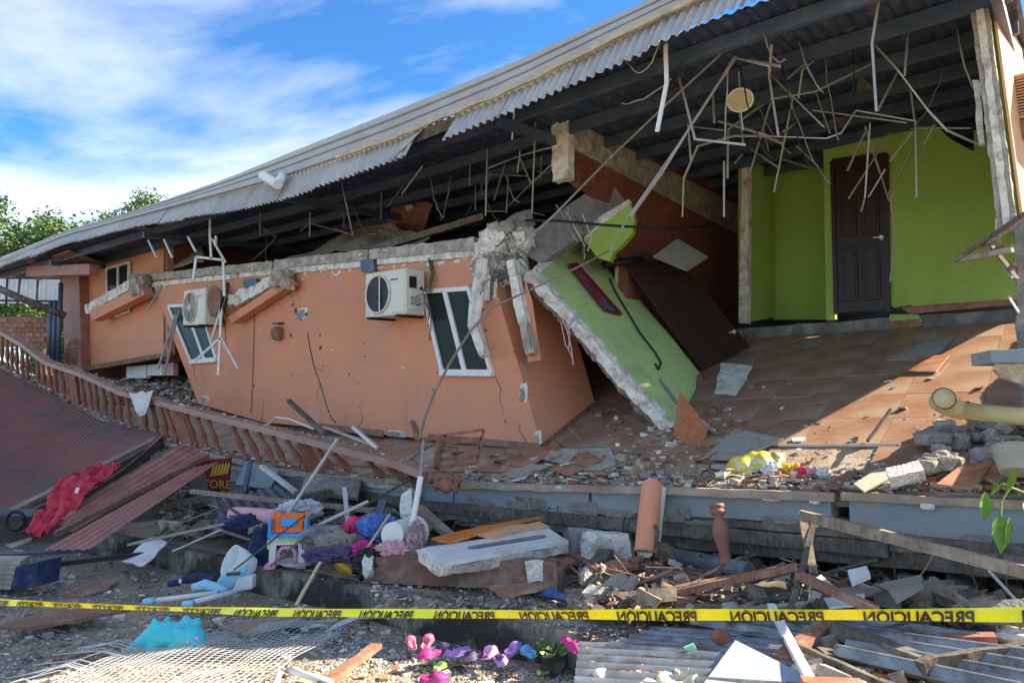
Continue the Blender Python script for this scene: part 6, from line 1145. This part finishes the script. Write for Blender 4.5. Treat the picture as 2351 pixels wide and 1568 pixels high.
# ---------------------------------------------------------------- rubble
ADJ = {'broken_concrete': 'grey concrete', 'dark_concrete': 'dark concrete', 'grey_blockwork': 'grey block', 'white_plaster': 'white plaster', 'tile_red': 'red tile', 'reddish_wood': 'reddish wood', 'charred_wood': 'blackened wood', 'grey_wood': 'grey wood', 'grey_board': 'grey board', 'pale_board': 'pale board', 'loose_tile': 'reddish tile', 'lime_plastic': 'lime', 'fresh_leaf': 'green', 'yellow_plastic': 'yellow'}
def chunks(n, fn, rr, mats, label, group, name='concrete_chunk', cat='rubble', flat=.7):
    for k in range(n):
        p = fn(); r = random.uniform(*rr); m = random.choice(mats); lab = ('big ' if r > (rr[0] + rr[1]) / 2 else 'small ') + ADJ.get(m.name, 'grey') + ' ' + label; obj(name, MB().rock(p + ZU * r * .25, (r * random.uniform(.8, 1.5), r * random.uniform(.7, 1.1), r * flat), random.random() * 40, rot=random.random() * 6), m, label=lab, cat=cat, group=group)
chunks(64, lambda: (lambda x, y: PF(x, y) + ZU * random.uniform(0, .08))(random.uniform(2110, 2370), random.uniform(985, 1105)), (.03, .11), [concrete, concrete, concrete_d, block], 'chunk in the heap below the drain pipe', 'chunks in the heap below the drain pipe')
chunks(34, lambda: PZ(random.uniform(1330, 1660), random.uniform(1335, 1395), .24), (.02, .06), [concrete, plaster, concrete_d], 'chunk on the porch under the reddish timber', 'chunks under the reddish timber')
chunks(5, lambda: P(random.choice((2120, 2210, 2325, 2250, 2335)) + random.uniform(-10, 10), random.uniform(1440, 1475), 3.95), (.05, .09), [plaster, concrete], 'rubble lump below the tape at right', 'big lumps below the tape at right')
chunks(60, lambda: PF(random.uniform(980, 2300), random.uniform(1082, 1122)), (.012, .04), [concrete, plaster, rub_r], 'crumb along the slab edge', 'crumbs along the slab edge', 'rubble_crumb')
chunks(26, lambda: PF(random.uniform(1380, 1640), random.uniform(960, 1060)), (.012, .05), [concrete, plaster, rub_r, wood_r], 'bit at the foot of the fallen wall', 'bits at the foot of the fallen wall', 'rubble_crumb')
chunks(40, lambda: PZ(random.uniform(1700, 2330), random.uniform(1320, 1400), .3), (.03, .09), [concrete_d, concrete, wood_d, block], 'chunk in the void under the slab at right', 'chunks in the void under the slab', flat=.6)
chunks(20, lambda: PF(random.uniform(300, 450), random.uniform(880, 925)), (.04, .10), [rub_r, concrete, wood_r], 'chunk behind the balustrade', 'chunks behind the balustrade')
chunks(14, lambda: P(random.uniform(1360, 1560), random.uniform(1545, 1560), 3.72), (.012, .03), [rub_r, plaster, concrete], 'stone lying on the bottom zinc sheet', 'stones on the bottom zinc sheet', 'stone')
def shards(n, fn, rr, mats, label, group, name='shard', cat='shard'):
    for k in range(n):
        p = fn(); r = random.uniform(*rr); m = random.choice(mats); lab = ('big ' if r > (rr[0] + rr[1]) / 2 else 'small ') + ADJ.get(m.name, 'grey') + ' ' + label; a0 = random.random() * 6.28; tilt = V((random.uniform(-.35, .35), random.uniform(-.35, .35), 1)).normalized(); x = tilt.orthogonal().normalized(); y = tilt.cross(x)
        poly = [p + ZU * r * .18 + (x * math.cos(a0 + i * 6.28 / 5) * random.uniform(.6, 1.4) + y * math.sin(a0 + i * 6.28 / 5) * random.uniform(.4, 1.0)) * r for i in range(5)]
        obj(name, MB().slab(poly, tilt * .012), m, label=lab, cat=cat, group=group)
shards(60, lambda: PZ(random.uniform(1360, 2340), random.uniform(1310, 1400), random.uniform(.22, .34)), (.04, .15), [board_g, wood_d, wood_r, loose_tile, board_w, wood], 'flat bit in the rubble under the slab', 'broken board bits under the slab')
shards(46, lambda: PZ(random.uniform(420, 980), random.uniform(1150, 1235), random.uniform(.22, .4)), (.05, .2), [board_g, wood_d, wood, board_w, concrete_d], 'flat bit in the dark heap behind the toys', 'broken board bits behind the toys')
shards(30, lambda: PZ(random.uniform(40, 900), random.uniform(1400, 1560), .01), (.02, .06), [board_g, wood, wood_r, board_w], 'flat chip lying on the gravel', 'chips on the gravel')
shards(30, lambda: PF(random.uniform(960, 1640), random.uniform(1040, 1105)), (.03, .10), [loose_tile, board_g, wood_r, plaster], 'broken bit on the slab before the orange room', 'tile bits before the orange room', 'tile_bit', 'tile')
shards(18, lambda: PF(random.uniform(1700, 2250), random.uniform(860, 1060)), (.02, .07), [loose_tile, board_g, plaster], 'broken bit scattered over the open tilted floor', 'tile bits on the open floor', 'tile_bit', 'tile')
shards(16, lambda: PZ(random.uniform(900, 1330), random.uniform(1500, 1562), .02), (.015, .04), [lime, leaf_c, yellow, rub_r], 'leaf lying on the gravel', 'leaves on the gravel', 'fallen_leaf', 'leaf')
# timbers and pipes jumbled under the balcony
for k, (a, b, ya, yb, w_, m, lab) in enumerate((
    ((440, 1128), (860, 1172), 7.9, 7.2, .06, wood, 'long pale timber across the dark heap under the balcony'), ((380, 1160), (560, 1130), 8.2, 8.4, .10, wood_d, 'dark timber left in the heap under the balcony'), ((470, 1190), (760, 1130), 7.6, 8.2, .12, wood_d, 'wide dark plank rising right in the heap under the balcony'),
    ((830, 1165), (960, 1090), 7.4, 7.6, .03, wood_d, 'dark rod forming a peak under the slab'), ((940, 1098), (985, 1180), 7.5, 7.2, .03, wood_d, 'dark rod falling right from the peak under the slab'), ((640, 1210), (775, 1008), 6.8, 7.5, .03, galv_d, 'long grey conduit leaning from the heap to the balustrade'),
    ((790, 1120), (800, 1210), 7.2, 6.8, .04, galv, 'upright white channel in the heap of clothes'), ((700, 1220), (845, 1150), 6.7, 7.0, .03, galv, 'white strip over the clothes heap'), ((860, 1215), (880, 1150), 6.6, 6.9, .07, steel, 'bluish metal strip beside the blue cloth'),
    ((960, 1165), (1040, 1235), 6.9, 6.3, .08, wood, 'grey plank leaning under the slab right of the bucket'), ((620, 1300), (700, 1230), 6.2, 6.4, .02, wood, 'thin bamboo stick in front of the toy chair'), ((895, 1180), (840, 1262), 6.5, 6.0, .018, pvc, 'yellow bamboo stick before the blue cloth'),
    ((735, 1290), (680, 1390), 6.0, 5.6, .025, pvc, 'bamboo stick leaning on the kerb before the toy chair'), ((400, 1150), (620, 1135), 8.6, 8.6, .05, steel, 'steel angle under the store sign'), ((575, 1060), (560, 1130), 9.2, 9.0, .05, steel, 'upright steel post right of the store sign'), ((600, 1070), (680, 1130), 9.0, 8.6, .06, board_w, 'whitish strut under the balcony'))):
    timber('loose_stick' if w_ < .05 else 'loose_timber', a, b, ya, yb, w_, w_ * .7, m, lab, 'timber', .004)
board('tin_scrap', [(436, 1100), (470, 1086), (478, 1124), (440, 1134)], (9.2, 9.2, 9.0, 9.0), .01, wood_d, 'dark scrap board half covering the store sign', 'board')
board('crushed_panel', [(560, 1068), (640, 1078), (620, 1122), (540, 1112)], (9.3, 9.2, 9.0, 9.1), .03, blue, 'pale blue crushed panel behind the steel post', 'panel'); board('crushed_panel', [(700, 1090), (830, 1100), (820, 1140), (690, 1128)], (8.6, 8.3, 8.0, 8.3), .05, concrete_d, 'dark crushed panel below the balcony edge', 'panel')
sheet4('dark_sheet', [(480, 1150), (640, 1115), (700, 1165), (500, 1200)], (8.0, 8.4, 7.6, 7.3), zinc_under, 'dark corrugated sheet in the heap under the balcony', 'metal sheet', .09, .015)
obj('white_rag', MB().grid(bumpy(PU(298, 905, -.3), PU(350, 898, -.3), PU(330, 950, -.36), PU(318, 952, -.36), 0, .05, 5), 10, 12, thick=(0, .01, 0)), board_w, label='white triangular rag hanging over the balustrade', cat='rag', smooth=True)
obj('white_rag', MB().grid(bumpy(P(925, 1130, 6.9), P(945, 1120, 6.9), P(948, 1185, 6.8), P(920, 1190, 6.8), 0, .05, 5), 8, 12, thick=(0, .01, 0)), plaster, label='white rag hanging from the slab beside the white tube', cat='rag', smooth=True)
def splinters(n, fn, LL, mats, label, group):
    for k in range(n):
        p = fn(); d = V((random.gauss(0, 1), random.gauss(0, .6), random.gauss(0, .35))).normalized(); L_ = random.uniform(*LL); w_ = random.uniform(.008, .03); m = random.choice(mats)
        obj('splinter', MB().rbar(p + ZU * .04 - d * L_ / 2, p + ZU * .04 + d * L_ / 2 + V((0, 0, random.uniform(0, .08))), w_, w_ * .7, (6, 1, 1), .006), m, label=('long ' if L_ > sum(LL) / 2 else 'short ') + ADJ.get(m.name, 'grey metal') + ' ' + label, cat='splinter', group=group)
splinters(46, lambda: PZ(random.uniform(1380, 2340), random.uniform(1305, 1400), random.uniform(.25, .42)), (.2, .7), [wood_d, wood_d, wood, wood_r, galv_d], 'splinter in the void under the slab', 'splinters under the slab')
splinters(44, lambda: PZ(random.uniform(400, 960), random.uniform(1140, 1260), random.uniform(.28, .5)), (.25, .8), [wood_d, wood, wood_d, galv_d, conduit_m], 'splinter in the heap under the balcony', 'splinters under the balcony')
splinters(16, lambda: PF(random.uniform(1000, 1640), random.uniform(1000, 1095)), (.12, .4), [wood_d, wood_r, wood], 'splinter on the slab before the orange room', 'splinters before the room')
splinters(14, lambda: PZ(random.uniform(1850, 2340), random.uniform(1440, 1560), random.uniform(.24, .3)), (.2, .6), [wood_d, wood_d, wood_r], 'splinter at the bottom right below the tape', 'splinters at the bottom right')
for k, (x, y, w_) in enumerate(((1310, 1121, .16), (1290, 1119, .09), (1338, 1124, .08), (1690, 1132, .10), (1812, 1140, .14), (1770, 1143, .10), (2130, 1163, .05), (1872, 1150, .05))):
    c = PU(x, y, -.10); obj('plaster_flake', MB(frame4(c, TD, ZU, -UD)).rock((0, 0, 0), (w_, .025, .02), k + 60), plaster, label=('long ' if w_ > .1 else 'small ') + 'white plaster flake on the slab edge ' + ('left of the column piece' if x < 1400 else 'right of the column piece' if x < 1850 else 'above the right blue beam'), cat='plaster', group='plaster flakes on the slab edge')
def gspot_(x0, x1, y0, y1):
    def f():
        p = PZ(random.uniform(x0, x1), random.uniform(y0, y1), 0)
        if (p - K0).dot(KN) > -.03 and p.x < 3.5: return None
        p.z = gz(p.x, p.y); return p
    return f
# fine debris: dust, splinters and crumbs of every size, nobody could count them
dm = MB(); DMAT = [concrete, plaster, wood, wood_r, rub_r, board_g, wood_d, gravel_c]
def fine(n, fn, rr, w8, lay=0.5):
    for k in range(n):
        p = fn()
        if p is None: continue
        r = rr[0] + (rr[1] - rr[0]) * random.random() ** 2.2; mi = random.choices(range(8), w8)[0]; an = random.random() * 6.28; long = random.random() < (.55 if mi in (2, 3, 6) else .12)
        x = V((math.cos(an), math.sin(an), random.uniform(-.4, .4) * lay)).normalized(); y = V((-x.y, x.x, random.uniform(-.5, .5) * lay)).normalized(); z = x.cross(y)
        lx, ly, lz = (r * 2.6, r * .16, r * .13) if long else (r * random.uniform(.6, 1.2), r * random.uniform(.4, .9), r * random.uniform(.15, .5)); j = lambda: random.uniform(.7, 1.15)
        c = p + ZU * lz
        dm.hexa([c + x * (sx * lx * j()) + y * (sy * ly * j()) + z * (sz * lz * j()) for sz in (-1, 1) for sx, sy in ((-1, -1), (1, -1), (1, 1), (-1, 1))], mi)
fine(1000, lambda: PF(random.uniform(960, 2340), 1125 - abs(random.gauss(0, 22))), (.006, .05), (6, 4, 2, 2, 4, 3, 1, 5))
fine(420, lambda: PF(random.uniform(1370, 1700), random.uniform(930, 1090)), (.006, .05), (4, 3, 2, 3, 4, 3, 3, 3))
fine(260, lambda: PF(random.uniform(1640, 2340), random.uniform(900, 1090)), (.004, .022), (5, 3, 1, 1, 3, 2, 1, 3))
fine(4200, lambda: PZ(random.uniform(1330, 2351), random.uniform(1290, 1410), random.uniform(.22, .34)), (.006, .055), (6, 2, 6, 4, 2, 4, 6, 3), 1.)
fine(1500, lambda: PZ(random.uniform(860, 1420), random.uniform(1300, 1420), random.uniform(.21, .23)), (.004, .028), (6, 4, 2, 2, 3, 3, 2, 4), .6)
fine(1700, lambda: PZ(random.uniform(380, 990), random.uniform(1120, 1215), random.uniform(.22, .36)), (.008, .07), (3, 3, 4, 2, 1, 4, 5, 3), 1.)
fine(1500, lambda: PZ(random.uniform(1840, 2351), random.uniform(1420, 1580), random.uniform(.23, .30)), (.006, .06), (6, 5, 4, 2, 2, 3, 5, 3), .8)
fine(500, lambda: PZ(random.uniform(1340, 1900), random.uniform(1450, 1570), .27), (.004, .02), (5, 5, 2, 2, 3, 2, 2, 3))
fine(1300, gspot_(-20, 1300, 1260, 1600), (.006, .04), (4, 5, 3, 3, 1, 3, 1, 3), .3)
fine(700, lambda: PF(random.uniform(250, 460), random.uniform(870, 930)), (.02, .09), (4, 3, 3, 3, 5, 3, 2, 3), .8)
fine(500, lambda: (lambda t: along(rp, t) + V((random.uniform(-.1, .1), random.uniform(-.1, .1), .05)))(random.random()), (.005, .025), (4, 4, 1, 1, 2, 2, 1, 4))
fine(700, lambda: (lambda t: along(bp_, t) + V((random.uniform(-.12, .1), random.uniform(-.12, .1), -.02)))(random.random()), (.008, .05), (5, 5, 1, 1, 2, 2, 1, 3))
fine(500, lambda: (lambda x: LW(x, 652 - (x - 345) * .103, -.06) + V((random.uniform(-.1, .1), random.uniform(-.1, .1), .06)))(random.uniform(345, 1110)), (.008, .05), (5, 5, 1, 0, 0, 1, 0, 2))
fine(1500, lambda: PZ(random.uniform(1330, 2351), random.uniform(1285, 1405), random.uniform(.24, .42)), (.03, .11), (1, 0, 6, 4, 0, 1, 7, 0), 1.2)
fine(1300, lambda: PZ(random.uniform(380, 960), random.uniform(1110, 1230), random.uniform(.25, .45)), (.03, .12), (1, 0, 6, 2, 0, 2, 7, 0), 1.2)
fine(500, lambda: PZ(random.uniform(1860, 2351), random.uniform(1420, 1575), random.uniform(.25, .32)), (.03, .09), (1, 0, 6, 3, 0, 1, 6, 0), 1.)
obj('fine_debris', dm, DMAT, label='fine splinters, dust and crumbs strewn over porch, slab and ground', kind='stuff', org=V((0, 4, 0)))
# gravel: too many to count
mm = MB(); OC = [V((1, 0, 0)), V((0, 1, 0)), V((-1, 0, 0)), V((0, -1, 0)), V((0, 0, 1)), V((0, 0, -1))]; OF = [(0, 1, 4), (1, 2, 4), (2, 3, 4), (3, 0, 4), (1, 0, 5), (2, 1, 5), (3, 2, 5), (0, 3, 5)]
def stones(n, fn, rr, w4):
    for k in range(n):
        p = fn()
        if p is None: continue
        r = random.uniform(*rr) * random.uniform(.6, 1.3); R = Matrix.Rotation(random.random() * 6.28, 3, 'Z'); mm.add([p + R @ V((q.x * r * random.uniform(.6, 1.3), q.y * r * random.uniform(.6, 1.2), q.z * r * random.uniform(.4, .8))) for q in OC], OF, random.choices((0, 1, 2, 3), w4)[0])
def gspot(x0, x1, y0, y1):
    def f():
        p = PZ(random.uniform(x0, x1), random.uniform(y0, y1), 0)
        if (p - K0).dot(KN) > -.03 and p.x < 3.5: return None
        p.z = gz(p.x, p.y); return p
    return f
stones(9000, gspot(-20, 1400, 1260, 1600), (.006, .016), (3, 5, 2, 3)); stones(7000, gspot(720, 1400, 1440, 1600), (.007, .018), (6, 5, 2, 3)); stones(500, gspot(-20, 1300, 1270, 1600), (.018, .035), (5, 4, 2, 2))
def pspot(x0, x1, y0, y1):
    def f():
        p = PZ(random.uniform(x0, x1), random.uniform(y0, y1), .22)
        return p if (p - K0).dot(KN) > .02 else None
    return f
stones(3000, pspot(1000, 2351, 1320, 1480), (.006, .02), (5, 5, 3, 3)); stones(900, pspot(300, 1100, 1230, 1340), (.006, .014), (3, 5, 3, 3))
def espot():
    t_ = random.uniform(-1, 6); u_ = random.uniform(-.08, .6) * random.random(); return W(t_, u_, floor_z(t_, u_) + .008)
stones(1100, espot, (.006, .018), (3, 3, 6, 2))
obj('gravel', mm, [gravel_a, gravel_b, gravel_c, gravel_d], label='loose gravel and crumbled concrete strewn on ground, porch and slab edge', kind='stuff', org=V((0, 4, 0)))
# ---------------------------------------------------------------- tell alike pieces apart by their order in the view
ORD = 'leftmost,second,third,fourth,fifth,sixth,seventh,eighth,ninth,tenth,eleventh,twelfth,thirteenth,fourteenth,fifteenth,sixteenth,seventeenth,eighteenth,nineteenth,twentieth'.split(',')
by = {}
for o in COL.objects:
    if o.parent is None and 'label' in o and 'group' in o: by.setdefault(o['label'], []).append(o)
def col_x(o):
    q = V(o.location) - EYE; return q.x / max(.1, q.y * CP + q.z * SP)
for lab, os_ in by.items():
    if 1 < len(os_) <= len(ORD) and len(lab.split()) <= 13:
        for k, o in enumerate(sorted(os_, key=col_x)): o['label'] = lab + (', leftmost' if k == 0 else ', rightmost' if k == len(os_) - 1 else ', %s from left' % ORD[k])
